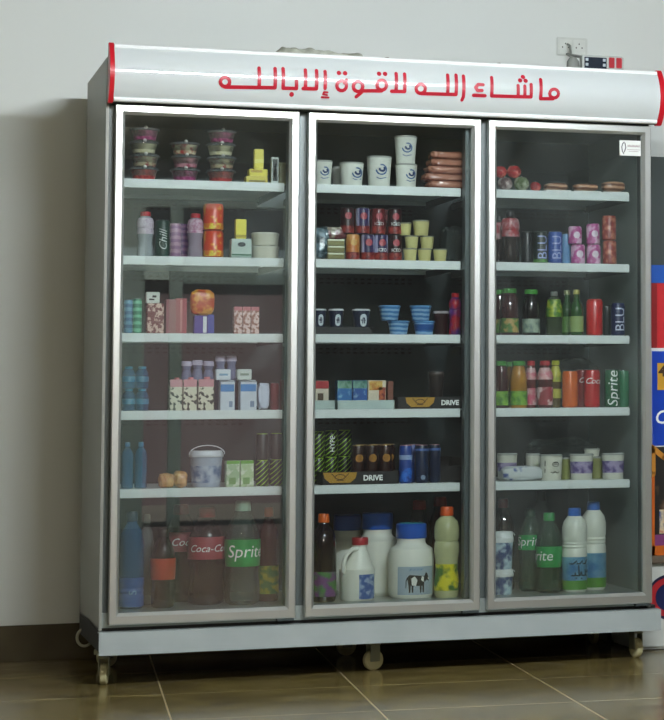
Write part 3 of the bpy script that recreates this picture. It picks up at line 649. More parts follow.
# ---------------- left bay, bottom
bottle('water_bottle', 'large blue water bottle in the bottom left corner', 'bottle', 131, ZF, 25, 96, film('#155a8c', .6), mat('#16324a', .35), shape='water', lab=((.02, .32, mat('#14509c', .4)),), y=.16, text='S', tsize=.035, tcol=mat('#8fb6d6', .5), turn=PI/2, tz=.17)
bottle('water_bottle', 'clear bottle standing behind the large blue water bottle', 'bottle', 146, ZF, 15, 90, film('#b4bfbc', .25), mat('#9fb0ae', .3), shape='water', y=.27)
COLA = mat('#1c0c09', .12, 0, .1, coat=.5)
bottle('cola_bottle', 'small cola bottle with orange-red label and dark cap', 'bottle', 162.5, ZF, 25, 78, COLA, mat('#141210', .4), shape='soda', lab=((.36, .63, mat('#b13a1c', .4)),), y=.14)
bottle('cola_bottle', 'big cola bottle with faded red label, behind and left of the front one', 'bottle', 180, ZF, 36, 96, mat('#2a1416', .12, 0, .1), mat('#8a2626', .35), shape='soda', lab=((.52, .72, mat('#8e3a42', .4)),), y=.36, text='Coca', tsize=.036, shear=.35, group='big cola bottles')
bottle('cola_bottle', 'big cola bottle with faded red label and white script, beside the lemon soda', 'bottle', 206, ZF, 38, 96, mat('#1e0f10', .12, 0, .1), mat('#8a2626', .35), shape='soda', lab=((.47, .7, mat('#9c3a42', .4)),), y=.21, text='Coca-Cola', tsize=.034, shear=.35, group='big cola bottles', ang=.1)
GREENLAB = patt('#138a3c', '#22a04e', 'spots', 20, .5, .35, soft=.3)
bottle('lemon_soda_bottle', 'big clear lemon soda bottle with green label in the left bay', 'bottle', 242, ZF, 36, 103, film('#8fa89a', .13), mat('#8fae9a', .3), shape='soda', lab=((.37, .63, GREENLAB),), y=.15, text='Sprite', tsize=.058, shear=.15, ang=.12)
bottle('tea_bottle', 'dark red drink bottle with orange cap and yellow-green label', 'bottle', 268, ZF, 21, 93, mat('#42120f', .15, 0, .1), mat('#c4551c', .35), shape='straight', lab=((.08, .38, patt('#b8b428', '#4f7f2c', 'spots', 35, .5, .4, soft=.08)),), y=.24)

# ---------------- middle bay, top shelf
TW = mat('#e6e8de', .38, 0, .03)
lidc = film('#d8dcd4', .6)
LT = 'yogurt_tub'
tub(LT, 'white yogurt tub with blue swirl, half behind the left door frame', 'tub', 322, ZA, 22, 25, TW, lidc, taper=.86, swirl=(.1,), lidh=.07, group='white tubs with blue swirl')
tub(LT, 'white yogurt tub set back behind the second blue-swirl tub', 'tub', 341, ZA, 20, 22, TW, lidc, taper=.86, y=.24, lidh=.07, group='white tubs with blue swirl')
tub(LT, 'short white yogurt tub with blue swirl left of the tall one', 'tub', 351.5, ZA, 26, 24, TW, lidc, taper=.86, swirl=(.3,), lidh=.07, group='white tubs with blue swirl')
tub(LT, 'tallest single white yogurt tub with blue swirl', 'tub', 379, ZA, 27, 31, TW, lidc, taper=.86, swirl=(0,), lidh=.06, group='white tubs with blue swirl')
zz = tub(LT, 'white yogurt tub with blue swirl under another tub', 'tub', 406, ZA, 24, 24, TW, lidc, taper=.86, swirl=(.25,), lidh=.07, group='white tubs with blue swirl')
tub(LT, 'white yogurt tub with blue swirl on top of another tub', 'tub', 405.5, zz, 24.5, 28, TW, lidc, taper=.84, swirl=(-.05,), lidh=.07, group='white tubs with blue swirl', y=.09+12/290)
meat = patt('#753f30', '#b07862', 'wave', 9, .55, .15, soft=.3)
zz = ZA
for k, n in enumerate(('bottom', 'second from bottom', 'middle', 'second from top', 'topmost')):
    zz = bag('sausage_pack', 'vacuum pack of pinkish brown sausages, %s of the pile' % n, 'packet', (446.5, 442.5, 446, 447, 446)[k], zz, (40, 42, 42, 38, 33)[k], 8.3, meat, d=.09, y=.15, rough=.22, seed=11+k, group='pile of sausage packs', e=.35)-.004
# ---------------- middle bay, second shelf
foil = patt('#8fa7b3', '#33484e', 'spots', 30, .5, .2, soft=.1)
bag('foil_packet', 'crumpled silver-blue packet in the left corner of the second shelf', 'packet', 320, ZBB, 15, 34, foil, d=.08, rough=.4, seed=21)
zz = ZBB
for k in range(3):
    zz = carton('sardine_tin', 'flat olive tin, %s of the stack of three' % ('bottom', 'middle', 'top')[k], 'tin', 336, zz, 17, 6.6, mat('#6c6a3c', .35, .3), d=.06, group='olive tins', bands=((.75, .98, mat('#b9bda6', .3, .6)),), bev=.003)
bag('foil_packet', 'crumpled packet with pale folds lying on the olive tins', 'packet', 334, zz, 26, 13, patt('#b8b7a4', '#6d3b40', 'spots', 35, .45, .25, soft=.1), d=.05, y=.125, rough=.35, seed=24)
def iced(label, u, z, w, h, body, y=.115, em=None, text='ICED', grp='small soft drink cans'):
    return can('soft_drink_can', label, 'can', u, z, w, h, body, y=y, band=((.02, .3, patt('#6a181c', '#9a3a34', 'spots', 80, .5, .35, soft=.1)),), emblem=(.68, .52, em or mat('#a8404c', .4)), text=text, tsize=.0155, tz=.4, group=grp, neck=.9)
dk = mat('#2a0d12', .35); pu = patt('#2a2250', '#a3a2c0', 'wave', 7, .8, .35, rot=PI/2, soft=.05); orr = patt('#b86a2c', '#d9a35c', 'spots', 25, .5, .35, soft=.1); mdr = mat('#61161b', .35)
rowb = [(352.5, orr, 'orange'), (367.5, pu, 'purple and white'), (381, pu, 'purple'), (395, dk, 'dark red')]
tops = []
for u, m, n in rowb: tops.append(iced('small %s soft drink can, lower layer of the cluster' % n, u, ZBB, 14, 26, m, em=mat('#c79a52', .4) if n == 'orange' else None, text=None if n in ('orange', 'purple and white') else 'ICED'))
for (u, m, n), tz_ in zip([(347, dk, 'black and red'), (362.5, pu, 'violet and white'), (378, mdr, 'bright red'), (394.5, dk, 'dark red')], tops):
    iced('small %s soft drink can, upper layer of the cluster' % n, u, max(tops), 14, 26, m, text='ICED' if u > 370 else None)
for (u, m, n) in [(357, mdr, 'first'), (372, mdr, 'second'), (387, mdr, 'third')]:
    zq = iced('small red soft drink can standing behind the cluster, %s from the left, lower' % n, u, ZBB, 14, 26, m, y=.175, text=None, grp='soft drink cans behind'); iced('small red soft drink can standing behind the cluster, %s from the left, upper' % n, u, zq, 14, 26, m, y=.175, text=None, grp='soft drink cans behind')
butter = mat('#cfc98a', .4, 0, .04); clid = film('#c9cdb8', .5)
pc = lambda u, z, n, y=.115: tub('pudding_cup', 'small butter-yellow pudding cup, ' + n, 'cup', u, z, 15.8, 12.6, butter, clid, taper=.84, y=y, lidh=.1, over=1.13, group='pyramid of yellow pudding cups')
z1 = pc(410, ZBB, 'left of the bottom row'); pc(424.5, ZBB, 'middle of the bottom row'); pc(440, ZBB, 'right of the bottom row')
z2 = pc(411.5, z1, 'left of the middle row'); pc(427, z1, 'right of the middle row')
pc(404.5, z2, 'left of the top row', .118); tub('pudding_cup', 'largest butter-yellow pudding cup, right of the top row', 'cup', 421, z2, 18.5, 15.5, butter, clid, taper=.84, y=.118, lidh=.1, over=1.1, group='pyramid of yellow pudding cups')
# ---------------- middle bay, third shelf
zt = tray('display_tray', 'low black tray under the navy yogurt cups', 312, 372, ZC, 7, mat('#15181a', .5), y1=.2, backh=1)
zt = ZC+.026
sbox('riser_board', xat(313, .1, zt), xat(374, .1, zt), .09, .19, zt-.0018, zt, mat('#1b1e20', .5)); tag(bpy.data.objects['riser_board'], 'thin black board across the low black tray', 'board')
navy = patt('#1e2c48', '#c8ced6', 'wave', 6, .7, .35, rot=PI/2, soft=.06)
for u, w, n in ((319, 15, 'leftmost'), (336, 16, 'middle'), (361, 19, 'rightmost')):
    tub('yogurt_cup', 'navy and white yogurt cup on the low black tray, %s' % n, 'cup', u, zt, w, 18, mat('#232d45', .35), mat('#cfd5d8', .3), taper=.82, group='navy yogurt cups', y=.13, blob=mat('#cfd8de', .4))
lb = patt('#3f78ae', '#8fb6d6', 'wave', 22, .5, .35, soft=.2)
zq = tub('yogurt_cup', 'light blue yogurt cup, bottom left of the four', 'cup', 398.5, ZC, 23, 14, lb, mat('#5d93c2', .3), taper=.8, group='light blue yogurt cups', y=.13)
tub('yogurt_cup', 'light blue yogurt cup, top left of the four', 'cup', 389.5, zq, 23, 15, lb, mat('#5d93c2', .3), taper=.8, group='light blue yogurt cups', y=.13)
zq = tub('yogurt_cup', 'light blue yogurt cup with dark band, bottom right of the four', 'cup', 424, ZC, 23, 14, lb, mat('#5d93c2', .3), taper=.8, group='light blue yogurt cups', y=.13, lab=mat('#24508e', .35), labz=(.3, .75))
tub('yogurt_cup', 'light blue yogurt cup, top right of the four', 'cup', 420.5, zq, 23, 15, lb, mat('#5d93c2', .3), taper=.8, group='light blue yogurt cups', y=.13)
tub('chocolate_cup', 'dark brown cup with pale rim beside the light blue cups', 'cup', 441, ZC, 17, 24, mat('#2c1315', .3), mat('#a9a4a8', .3), taper=.82, y=.15)
bottle('syrup_bottle', 'narrow red and purple bottle at the right of the third shelf', 'bottle', 455, ZC, 13, 42, patt('#9c1f2c', '#513072', 'spots', 25, .5, .25, soft=.1), mat('#b82028', .3), shape='waist', y=.13, capw=.5)
# ---------------- middle bay, fourth shelf
teal = patt('#a9beb9', '#c9d6d0', 'spots', 8, .5, .5, soft=.2)
for (a, b_, n) in ((311, 335.5, 'left'), (337, 395, 'wide')):
    tray('carton_tray', 'pale teal cardboard tray of small cartons, the %s one' % n, a, b_, ZD, 9, teal, group='teal cardboard trays', y1=.22, backh=1.0)
zt = ZD+.0024
for u, w, m, bnd, n in ((322, 13, mat('#cfc4b2', .4), ((.72, .99, mat('#a3262c', .4)), (.3, .55, mat('#55442f', .5), -.35, .1)), 'red-topped cream milk carton with brown cow'),
                  (344.5, 14.5, patt('#2f6aa6', '#7fb0cf', 'spots', 45, .6, soft=.08), ((.72, .99, patt('#7aa08e', '#3f7a5a', 'spots', 60, .55, soft=.1)), (.1, .3, mat('#8fb7d6', .4), -.4, .3)), 'blue and green juice carton, left of the blue pair'),
                  (360, 14.5, patt('#28579b', '#86aacb', 'spots', 45, .6, soft=.08), ((.72, .99, patt('#6f9a8c', '#3c6f66', 'spots', 60, .55, soft=.1)), (.1, .3, mat('#8fb7d6', .4), -.3, .4)), 'blue and green juice carton, right of the blue pair'),
                  (377, 18, mat('#d5cbb5', .4), ((.65, .97, patt('#b8702c', '#d9b45c', 'spots', 40, .5, soft=.1), -.45, .3), (.15, .75, patt('#7a2a24', '#c0653c', 'spots', 60, .5, soft=.1), .1, .48)), 'white and orange juice carton with fruit')):
    carton('juice_carton', n + ' in the teal tray', 'carton', u, zt, w, 28, m, d=.04, y=.115, bands=bnd, group='small cartons in teal trays')
carton('biscuit_box', 'brown cardboard flap box at the right end of the teal tray', 'box', 390.5, zt, 5.5, 27, mat('#7d4a3a', .5), d=.05, y=.13)
gold = mat('#b58a34', .4, .2)
tray('energy_drink_tray', 'black tray with gold emblem and white lettering on the fourth shelf', 397, 463, ZD, 12, mat('#121313', .5), emblem=(420, 30, gold), text='DRIVE', textu=450, y1=.3, group='black energy drink trays', backh=1)
tub('drinking_cup', 'dark brown cup standing inside the black tray', 'cup', 436, ZD+.0024, 17, 36, mat('#2a2220', .35), mat('#4a403c', .35), taper=.8, y=.2)
# ---------------- middle bay, fifth shelf
zt = tray('energy_drink_tray', 'black tray with gold emblem and white lettering holding brown cans on the fifth shelf', 322, 399, ZE, 13, mat('#121313', .5), emblem=(340, 34, gold), text='DRIVE', textu=373, y1=.27, group='black energy drink trays', backh=1)
tray('can_tray', 'plain black cardboard tray behind the navy cans', 434, 466, ZE, 16, mat('#191614', .5), y0=.17, y1=.4, backh=1.5)
zy = ZE+.0024
for u, y in ((318, .205), (331, .205), (344.5, .235)):
    zz = zy if u > 322 else ZE
    for n in ('lower', 'upper'):
        zz = can('energy_drink_can', 'lime striped black energy can, %s one of the %s column in the middle bay' % (n, {318: 'first', 331: 'second', 344.5: 'third'}[u]), 'can', u, zz, 13.5, 26, HY, top=LIME, y=y, group='lime energy cans in the middle bay', text='HYPE' if n == 'upper' and u == 331 else None, tsize=.024, turn=PI/2)
brc = mat('#2a1410', .25); gband = patt('#8a5c22', '#b98a3c', 'spots', 30, .5, .3, soft=.2)
k = 0
for row, y in enumerate((.125, .185)):
    for u in ((358, 371.5, 385) if row == 0 else (361, 375, 388.5)):
        k += 1
        can('energy_drink_can', 'brown can with gold shield in the black tray, %s of the %s row' % (('left', 'middle', 'right')[(k-1) % 3], 'front' if row == 0 else 'rear'), 'can', u, zy, 13.5, 38, brc, y=y, top=mat('#caa86a', .3, .7), emblem=(.66, .62, gband), group='brown and gold energy cans')
bl = mat('#1c3f8a', .3); nv = mat('#15233f', .3); rim = mat('#b98a92', .3, .5)
can('soda_can', 'bright blue can beside the black tray', 'can', 405.5, ZE, 13.5, 38, bl, top=rim, y=.115, group='blue cans on the fifth shelf', band=((.05, .4, patt('#2d6fd0', '#173a86', 'spots', 40, .5, soft=.1)), (.62, .74, mat('#8fa6cc', .4))))
can('soda_can', 'blue can half behind the bright blue one', 'can', 412.5, ZE, 12.5, 38, bl, top=rim, y=.17, group='blue cans on the fifth shelf')
can('soda_can', 'navy can with pale code patch, right of the blue cans', 'can', 421.5, ZE, 14, 38, nv, top=rim, y=.115, group='blue cans on the fifth shelf', band=((.84, .9, mat('#4a6aa8', .4)),), emblem=(.15, .35, mat('#7f92ab', .5)))
can('soda_can', 'navy can at the right end of the blue row', 'can', 434.5, ZE, 12, 38, nv, top=rim, y=.135, group='blue cans on the fifth shelf', band=((.84, .9, mat('#4a6aa8', .4)),))
# ---------------- middle bay, bottom
OC = mat('#d8641c', .35)
bottle('juice_bottle', 'dark grape juice bottle with orange cap and green-purple label', 'bottle', 323, ZF, 26, 87, mat('#150d16', .12, 0, .1, coat=.4), OC, shape='straight', lab=((.06, .34, patt('#3f7a3c', '#6b3f78', 'spots', 28, .5, .4, soft=.08)),), y=.14)
JW = mat('#e4e6da', .35, 0, .03); BC = mat('#1f58b8', .35)
def bigjar(label, u, w, h, y, lab=None, rim=None):
    x, s = place(u, y, ZF); r = w/s/2/1.03; H = h/s
    t = empty('milk_jar', (x, y, ZF+.0006), label, 'jar', 'large white jars with blue lids')
    bm = B(); lathe(bm, [(0, 0), (r*.9, 0), (r, .012), (r*.99, H*.2), (r, H*.56), (r*.93, H*.66), (r*.68, H*.71), (r*.62, H*.74), (r*.62, H*.82), (0, H*.82)], 32, cap=False); finish('body', bm, JW, t)
    bm = B(); lathe(bm, [(r*.66, H*.8), (r*.68, H*.81), (r*.67, H*.985), (r*.62, H), (0, H)], 32); finish('lid', bm, BC, t)
    if rim: bm = B(); lathe(bm, [(r*.5, H+.0005), (r*.5, H+.002), (0, H+.002)], 24); finish('lid_disc', bm, rim, t)
    if lab:
        bm = B(); n = 12; A = []; Bq = []
        for i in range(n+1):
            th = -PI/2+(-.85+1.8*i/n); A.append(bm.verts.new(((r+.001)*math.cos(th), (r+.001)*math.sin(th), H*.05))); Bq.append(bm.verts.new(((r+.001)*math.cos(th), (r+.001)*math.sin(th), H*.43)))
        for i in range(n): bm.faces.new((A[i], A[i+1], Bq[i+1], Bq[i]))
        finish('label_wrap', bm, mat('#9fb0bd', .4, 0, .04), t)
        # black and white cow printed on the label
        bm = B()
        def shape(pts, mi, l=.0022):
            vs = []
            for a, b_ in pts: vs.append(bm.verts.new((a, l, H*b_)))
            bm.faces.new(vs).material_index = mi
        shape([(-.34, .17), (.3, .17), (.36, .2), (.38, .3), (-.3, .32), (-.4, .28)], 0)
        for a0 in (-.32, -.2, .16, .28): shape([(a0, .08), (a0+.06, .08), (a0+.08, .2), (a0-.02, .2)], 0)
        shape([(.36, .3), (.44, .35), (.5, .34), (.62, .27), (.6, .23), (.5, .25), (.38, .22)], 0); shape([(-.4, .29), (-.46, .24), (-.47, .14), (-.44, .14), (-.42, .24), (-.37, .27)], 0)
        shape([(-.2, .18), (-.02, .17), (.04, .25), (-.08, .3), (-.22, .27)], 1, .003); shape([(.2, .25), (.32, .22), (.34, .29), (.24, .3)], 1, .003); shape([(.52, .27), (.61, .25), (.6, .28)], 1, .003)
        for i in range(-7, 8): bmesh.ops.bisect_plane(bm, geom=bm.verts[:]+bm.edges[:]+bm.faces[:], plane_co=(i*.1+.003, 0, 0), plane_no=(1, 0, 0))
        for v in bm.verts: th = -PI/2+v.co.x; l = v.co.y; v.co.x = (r+l)*math.cos(th); v.co.y = (r+l)*math.sin(th)
        finish('cow_print', bm, [mat('#15181a', .5), mat('#dfe3df', .5)], t, smooth=False)
        bm = B(); strokes(bm, [[(-.3*r+i*.16*r, H*.38), (-.22*r+i*.16*r, H*.40)] for i in range(4)], .003, lambda X, Z: -math.sqrt((r+.0024)**2-X*X)); finish('lettering', bm, mat('#4f7fae', .5), t, smooth=False)
bigjar('white jar with blue lid behind the milk jug, farthest left', 347, 42, 76, .5)
bigjar('white jar with blue lid behind and between jug and front jar', 377, 47, 81, .335)
bigjar('front white jar with blue lid and cow picture label', 411, 46.5, 73, .18, lab=1, rim=mat('#2f9aa8', .4))
# milk jug with a handle
x, s = place(357, .145, ZF); H = 62/s; r = 17.5/s
t = empty('milk_jug', (x, .145, ZF+.0006), 'white plastic milk jug with red cap, side handle and blue label', 'jug')
bm = B(); lathe(bm, [(0, 0), (r*.92, 0), (r, .01), (r, H*.5), (r*.93, H*.5), (r*.66, H*.66), (r*.42, H*.82), (r*.4, H*.9), (0, H*.9)], 28, cap=False)
for v in bm.verts:
    if v.co.z > H*.5: v.co.x += (v.co.z-H*.5)*.1
finish('body', bm, JW, t)
bm = B(); lathe(bm, [(r*.46, H*.88), (r*.47, H*.98), (r*.44, H), (0, H)], 22, cx=H*.043); finish('cap', bm, mat('#a82a34', .35), t)
bm = B(); tube(bm, [(0, -r*.3, H*.82), (-r*.4, -r*.5, H*.82), (-r*.75, -r*.6, H*.74), (-r*.92, -r*.62, H*.6), (-r*.9, -r*.5, H*.46), (-r*.7, -r*.4, H*.42)], r*.13, 10); finish('handle', bm, JW, t)
bm = B(); n = 8; A = []; Bq = []
for i in range(n+1):
    th = -PI/2-.1+1.1*i/n; A.append(bm.verts.new(((r+.001)*math.cos(th), (r+.001)*math.sin(th), H*.03))); Bq.append(bm.verts.new(((r+.001)*math.cos(th), (r+.001)*math.sin(th), H*.42)))
for i in range(n): bm.faces.new((A[i], A[i+1], Bq[i+1], Bq[i]))
finish('label_wrap', bm, patt('#8fa3c4', '#3c5e9c', 'spots', 45, .5, .4, soft=.05), t)
bottle('juice_bottle', 'cloudy lemon drink bottle with orange cap and yellow-green label', 'bottle', 446.5, ZF, 26, 90, mat('#b4b78a', .2, 0, .06, coat=.3), mat('#d4561c', .35), shape='waist', lab=((.08, .37, patt('#d8cf24', '#3f6f28', 'spots', 22, .5, .4, soft=.06)),), y=.115, capw=.42)
bottle('cola_bottle', 'dark bottle with red cap behind the cow-labelled jar', 'bottle', 419, ZF, 26, 92, COLA, mat('#a32418', .35), shape='soda', y=.33, capw=.42, group='dark bottles at the back of the middle bay')
bottle('cola_bottle', 'dark bottle with red cap behind the lemon drink bottle', 'bottle', 440, ZF, 26, 92, mat('#3a1210', .15), mat('#a32418', .35), shape='soda', y=.43, capw=.42, group='dark bottles at the back of the middle bay')

# ---------------- right bay, top shelf
rf = patt('#a01c24', '#d8665c', 'spots', 40, .55, .2, soft=.06); gf = patt('#54663f', '#a8b095', 'spots', 35, .5, .15, soft=.1); wf = patt('#5a4444', '#b9a9a5', 'spots', 35, .5, .15, soft=.1)
def fruit(u, z, d, m, n, y=.12):
    x, s = place(u, y, z); r = d/s/2; bm = B(); bmesh.ops.create_uvsphere(bm, u_segments=22, v_segments=14, radius=r)
    for v in bm.verts:
        v.co *= 1+.07*noise.noise(v.co*70+Vector((u, 0, 0))); 
        if v.co.z < 0: v.co.z *= .92
        if v.co.z > r*.8: v.co.z -= (v.co.z-r*.8)*.7
    lo = min(v.co.z for v in bm.verts)
    for v in bm.verts: v.co.z -= lo
    t = empty('wrapped_fruit', (x, y, z+.0006), n, 'fruit', 'film-wrapped fruit in the right bay'); finish('flesh', bm, m, t)
    bm = B(); bmesh.ops.create_cone(bm, segments=7, radius1=r*.3, radius2=r*.05, depth=r*.25, cap_ends=True); bmesh.ops.translate(bm, verts=bm.verts, vec=(0, 0, r*1.78)); finish('wrap_twist', bm, film('#d8d8d0', .5), t)
    return z+r*1.7
a = fruit(505, ZA, 15, wf, 'pale wrapped fruit at the left end of the top right shelf')
fruit(521.5, ZA, 16, gf, 'green wrapped fruit between the pale one and the red one'); fruit(535.5, ZA, 11, rf, 'small red wrapped fruit beside the flat food packs')
fruit(500.5, a, 13, rf, 'red wrapped fruit, left of the two on the second layer'); fruit(514, a, 14, rf, 'red wrapped fruit, right of the two on the second layer')
food = patt('#6e4632', '#c79a7c', 'wave', 20, .5, .3, soft=.25)
for k, (u, w, n) in enumerate(((556, 29, 'left'), (585, 31, 'middle'), (613, 29, 'right'))):
    x, s = place(u, .13, ZA); W = w/s; t = empty('food_pack', (x, .13, ZA+.0006), 'flat wrapped bread pack with white paper, %s of the three' % n, 'packet', 'flat bread packs in the right bay')
    bm = B(); box(bm, -W*.46, W*.46, -.036, .04, 0, .006, .002)
    v = [bm.verts.new(p) for p in ((-W*.3, -.0572, .004), (W*.05, -.0572, .004), (-W*.05, -.0572, -.014), (-W*.12, -.0575, -.013))]
    if k != 2: bm.faces.new(v)
    finish('paper', bm, WHITE, t, smooth=False)
    bm = B(); bmesh.ops.create_icosphere(bm, subdivisions=3, radius=.5)
    for q in bm.verts:
        c = q.co*2; c = Vector([math.copysign(abs(kk)**.6, kk) for kk in c])*(1+.12*noise.noise(c*2+Vector((k*5, 0, 0)))); q.co = Vector((c.x*W*.4, c.y*.034, .0062+(c.z+1.05)*(.0135 if k < 2 else .019)))
    finish('bread', bm, food, t)
    bm = B(); zt_ = .035 if k < 2 else .047
    v = [bm.verts.new(p) for p in ((-W*.45, -.034, zt_), (W*.42, -.032, zt_-.002), (W*.45, .036, zt_+.002), (-W*.42, .036, zt_+.004), (-W*.1, -.03, zt_+.004), (W*.1, .03, zt_+.004))]
    bm.faces.new((v[0], v[4], v[5], v[3])); bm.faces.new((v[4], v[1], v[2], v[5])); finish('wrap', bm, film('#c9c4bc', .7), t)
# ---------------- right bay, second shelf
pinklab = patt('#b78a8e', '#a02a34', 'spots', 30, .5, .35, soft=.06)
bottle('cola_bottle', 'dark drink bottle with pink-red label half behind the right door frame edge', 'bottle', 499, ZBB, 12, 48, COLA, mat('#101010', .35), shape='waist', lab=((.5, .86, pinklab),), y=.17, group='pink-labelled dark bottles')
bottle('cola_bottle', 'dark drink bottle with pink-red label on the second shelf of the right bay', 'bottle', 510, ZBB, 19, 52, COLA, mat('#26262a', .35), shape='waist', lab=((.5, .86, pinklab),), y=.125, group='pink-labelled dark bottles')
can('energy_drink_can', 'black can next to the pink-labelled bottle', 'can', 527, ZBB, 12, 32, mat('#14181c', .35), y=.13, band=((.4, .6, mat('#23282c', .5)),))
BLUL = mat('#9fa8d8', .4)
can('energy_drink_can', 'dark green can with pale vertical lettering', 'can', 540.5, ZBB, 15, 32, mat('#10231f', .35), y=.115, text='BLU', tsize=.05, turn=PI/2, tcol=BLUL, band=((.02, .12, mat('#4f8a3a', .4)),))
can('energy_drink_can', 'blue can with bold vertical lettering on the second shelf', 'can', 555, ZBB, 15, 32, mat('#1c4a9a', .35), y=.115, text='BLU', tsize=.05, turn=PI/2, tcol=BLUL)
can('energy_drink_can', 'pale blue can behind the bold blue one', 'can', 566, ZBB, 9.5, 31, mat('#6f9cc8', .35), y=.15)
pc_ = patt('#b0468c', '#dcb0cc', 'spots', 35, .52, .35, soft=.05)
for u, n in ((578, 'left'), (593.5, 'right')):
    z_ = can('soft_drink_can', 'short magenta and white can, bottom %s of the four' % n, 'can', u, ZBB, 14.5, 19.5, pc_, y=.115, group='magenta cans', emblem=(.5, .5, mat('#dfcfdc', .4)))
    can('soft_drink_can', 'short magenta and white can, top %s of the four' % n, 'can', u-(3 if u < 580 else .5), z_, 14, 21 if u > 580 else 18, pc_, y=.117, group='magenta cans', emblem=(.5, .5, mat('#dfcfdc', .4)))
rc = patt('#8c2a24', '#c47a60', 'spots', 45, .56, .35, soft=.05)
z_ = can('soft_drink_can', 'red-brown can, lower one beside the magenta cans', 'can', 609.5, ZBB, 14.5, 24, rc, y=.115, group='red-brown cans'); can('soft_drink_can', 'red-brown can, upper one beside the magenta cans', 'can', 609, z_, 14.5, 25, rc, y=.115, group='red-brown cans')
# ---------------- right bay, third shelf
GC = mat('#3e8a34', .35)
def jb(label, u, z, w, h, liq, labm, y=.13, cap=GC, **k): return bottle('juice_bottle', label, 'bottle', u, z, w, h, mat(liq, .12, 0, .08, coat=.4), cap, y=y, shape='jarjuice', lab=((.06, .36, labm),), capw=.62, group=k.pop('group', 'glass juice bottles on the third shelf'), **k)
gl1 = patt('#4f7a34', '#b89a5c', 'spots', 40, .55, .4, soft=.06); gl2 = patt('#6d7f78', '#9fae9c', 'spots', 40, .5, .4, soft=.1)
jb('dark red juice bottle with green cap at the left edge of the third shelf', 499.5, ZC, 10, 46, '#3a0d12', gl1, y=.18)
jb('dark red juice bottle with green cap and green label', 509.5, ZC, 19, 47, '#3a0d12', gl1)
jb('almost black juice bottle with green cap and grey-green label', 531, ZC, 18, 46, '#14100f', gl2)
bottle('juice_bottle', 'bottle with yellow-green fruit label and dark base', 'bottle', 554, ZC, 17, 44, film('#59684c', .5), mat('#7a7f78', .35), shape='jarjuice', lab=((.42, .82, patt('#a8b436', '#4d7a2c', 'spots', 45, .5, .4, soft=.08)),), y=.125, capw=.35, liquid=mat('#3f4a36', .2), fill=.45)
bottle('malt_bottle', 'green glass bottle with pale oval label and gold neck', 'bottle', 576.5, ZC, 14, 46, mat('#1f4a1c', .12, 0, .05, coat=.5), mat('#b8b060', .3, .4), shape='glass', lab=((.08, .42, mat('#8aa060', .4)),), y=.12, capw=.4, group='green glass bottles')
bottle('malt_bottle', 'green glass bottle standing behind the front green one', 'bottle', 567, ZC, 13, 46, mat('#1f4a1c', .12, 0, .05, coat=.5), mat('#9a9c70', .3, .4), shape='glass', lab=((.08, .42, mat('#5f8a44', .4)),), y=.19, capw=.4, group='green glass bottles')
can('soda_can', 'plain red can right of the green glass bottle', 'can', 594.5, ZC, 17, 37, mat('#c41c20', .25), y=.12)
can('energy_drink_can', 'black slim can between the red can and the blue lettered one', 'can', 607, ZC, 8, 31, mat('#22282b', .35), y=.18)
can('energy_drink_can', 'navy can with bold pale vertical lettering on the third shelf', 'can', 618, ZC, 14.5, 33, mat('#16254f', .35), y=.115, text='BLU', tsize=.05, turn=PI/2, tcol=mat('#c9cfe6', .4))
# ---------------- right bay, fourth shelf
g4 = 'glass juice bottles on the fourth shelf'; gl3 = patt('#4c7f2a', '#7fae3c', 'spots', 40, .5, .4, soft=.1)
jb('dark red juice bottle with green cap, leftmost on the fourth shelf', 501, ZD, 15, 47, '#3d0d12', gl3, group=g4)
jb('amber orange juice bottle with green cap', 518.5, ZD, 18, 47, '#a8741c', gl3, group=g4)
jb('amber juice bottle standing behind the front amber one', 511, ZD, 12, 46, '#7a5418', gl3, y=.2, group=g4)
pl = patt('#c0566a', '#d9b0ae', 'spots', 35, .5, .35, soft=.08)
bottle('juice_bottle', 'slim red bottle with pink label behind the wide one', 'bottle', 531, ZD, 12, 47, mat('#5a1216', .15), mat('#b02430', .35), shape='straight', lab=((.06, .42, pl), (.6, .85, pl)), y=.17, group='pink-labelled juice bottles', capw=.55)
bottle('juice_bottle', 'red-brown bottle with round pink label in the middle', 'bottle', 545, ZD, 16, 47, mat('#4a100f', .15), mat('#b02430', .35), shape='straight', lab=((.06, .44, patt('#8e2430', '#d8b8b8', 'spots', 30, .55, soft=.05)), (.6, .85, pl)), y=.125, group='pink-labelled juice bottles', capw=.55)
bottle('juice_bottle', 'green-brown bottle with yellow-green neck wrap', 'bottle', 555.5, ZD, 12, 47, mat('#5c4a1c', .15), mat('#b3b430', .35), shape='straight', lab=((.55, .88, patt('#8a9a2c', '#c9c24a', 'spots', 40, .5, soft=.08)), (.2, .4, mat('#b9b53a', .4))), y=.175, capw=.55)
can('soda_can', 'plain orange can on the fourth shelf', 'can', 570, ZD, 16, 37, mat('#cf5f1c', .25), y=.12)
can('cola_can', 'red cola can half hidden behind the front one', 'can', 582, ZD, 12, 38, mat('#8a1d1f', .3), y=.175, text='Co', tsize=.026, shear=.35, tz=.72, group='red cola cans')
can('cola_can', 'front red cola can with white script', 'can', 592, ZD, 16.5, 38, mat('#b80f18', .25), y=.12, text='Coca', tsize=.03, shear=.35, tz=.7, group='red cola cans')
can('lemon_soda_can', 'green lemon soda can with white vertical lettering', 'can', 612, ZD, 16, 38, mat('#0f5a34', .3), y=.12, text='Sprite', tsize=.054, turn=PI/2, shear=.15, group='green lemon soda cans')
can('lemon_soda_can', 'pale green can half behind the lettered green can', 'can', 623.5, ZD, 12, 37, mat('#2f7a54', .3), y=.16, group='green lemon soda cans')
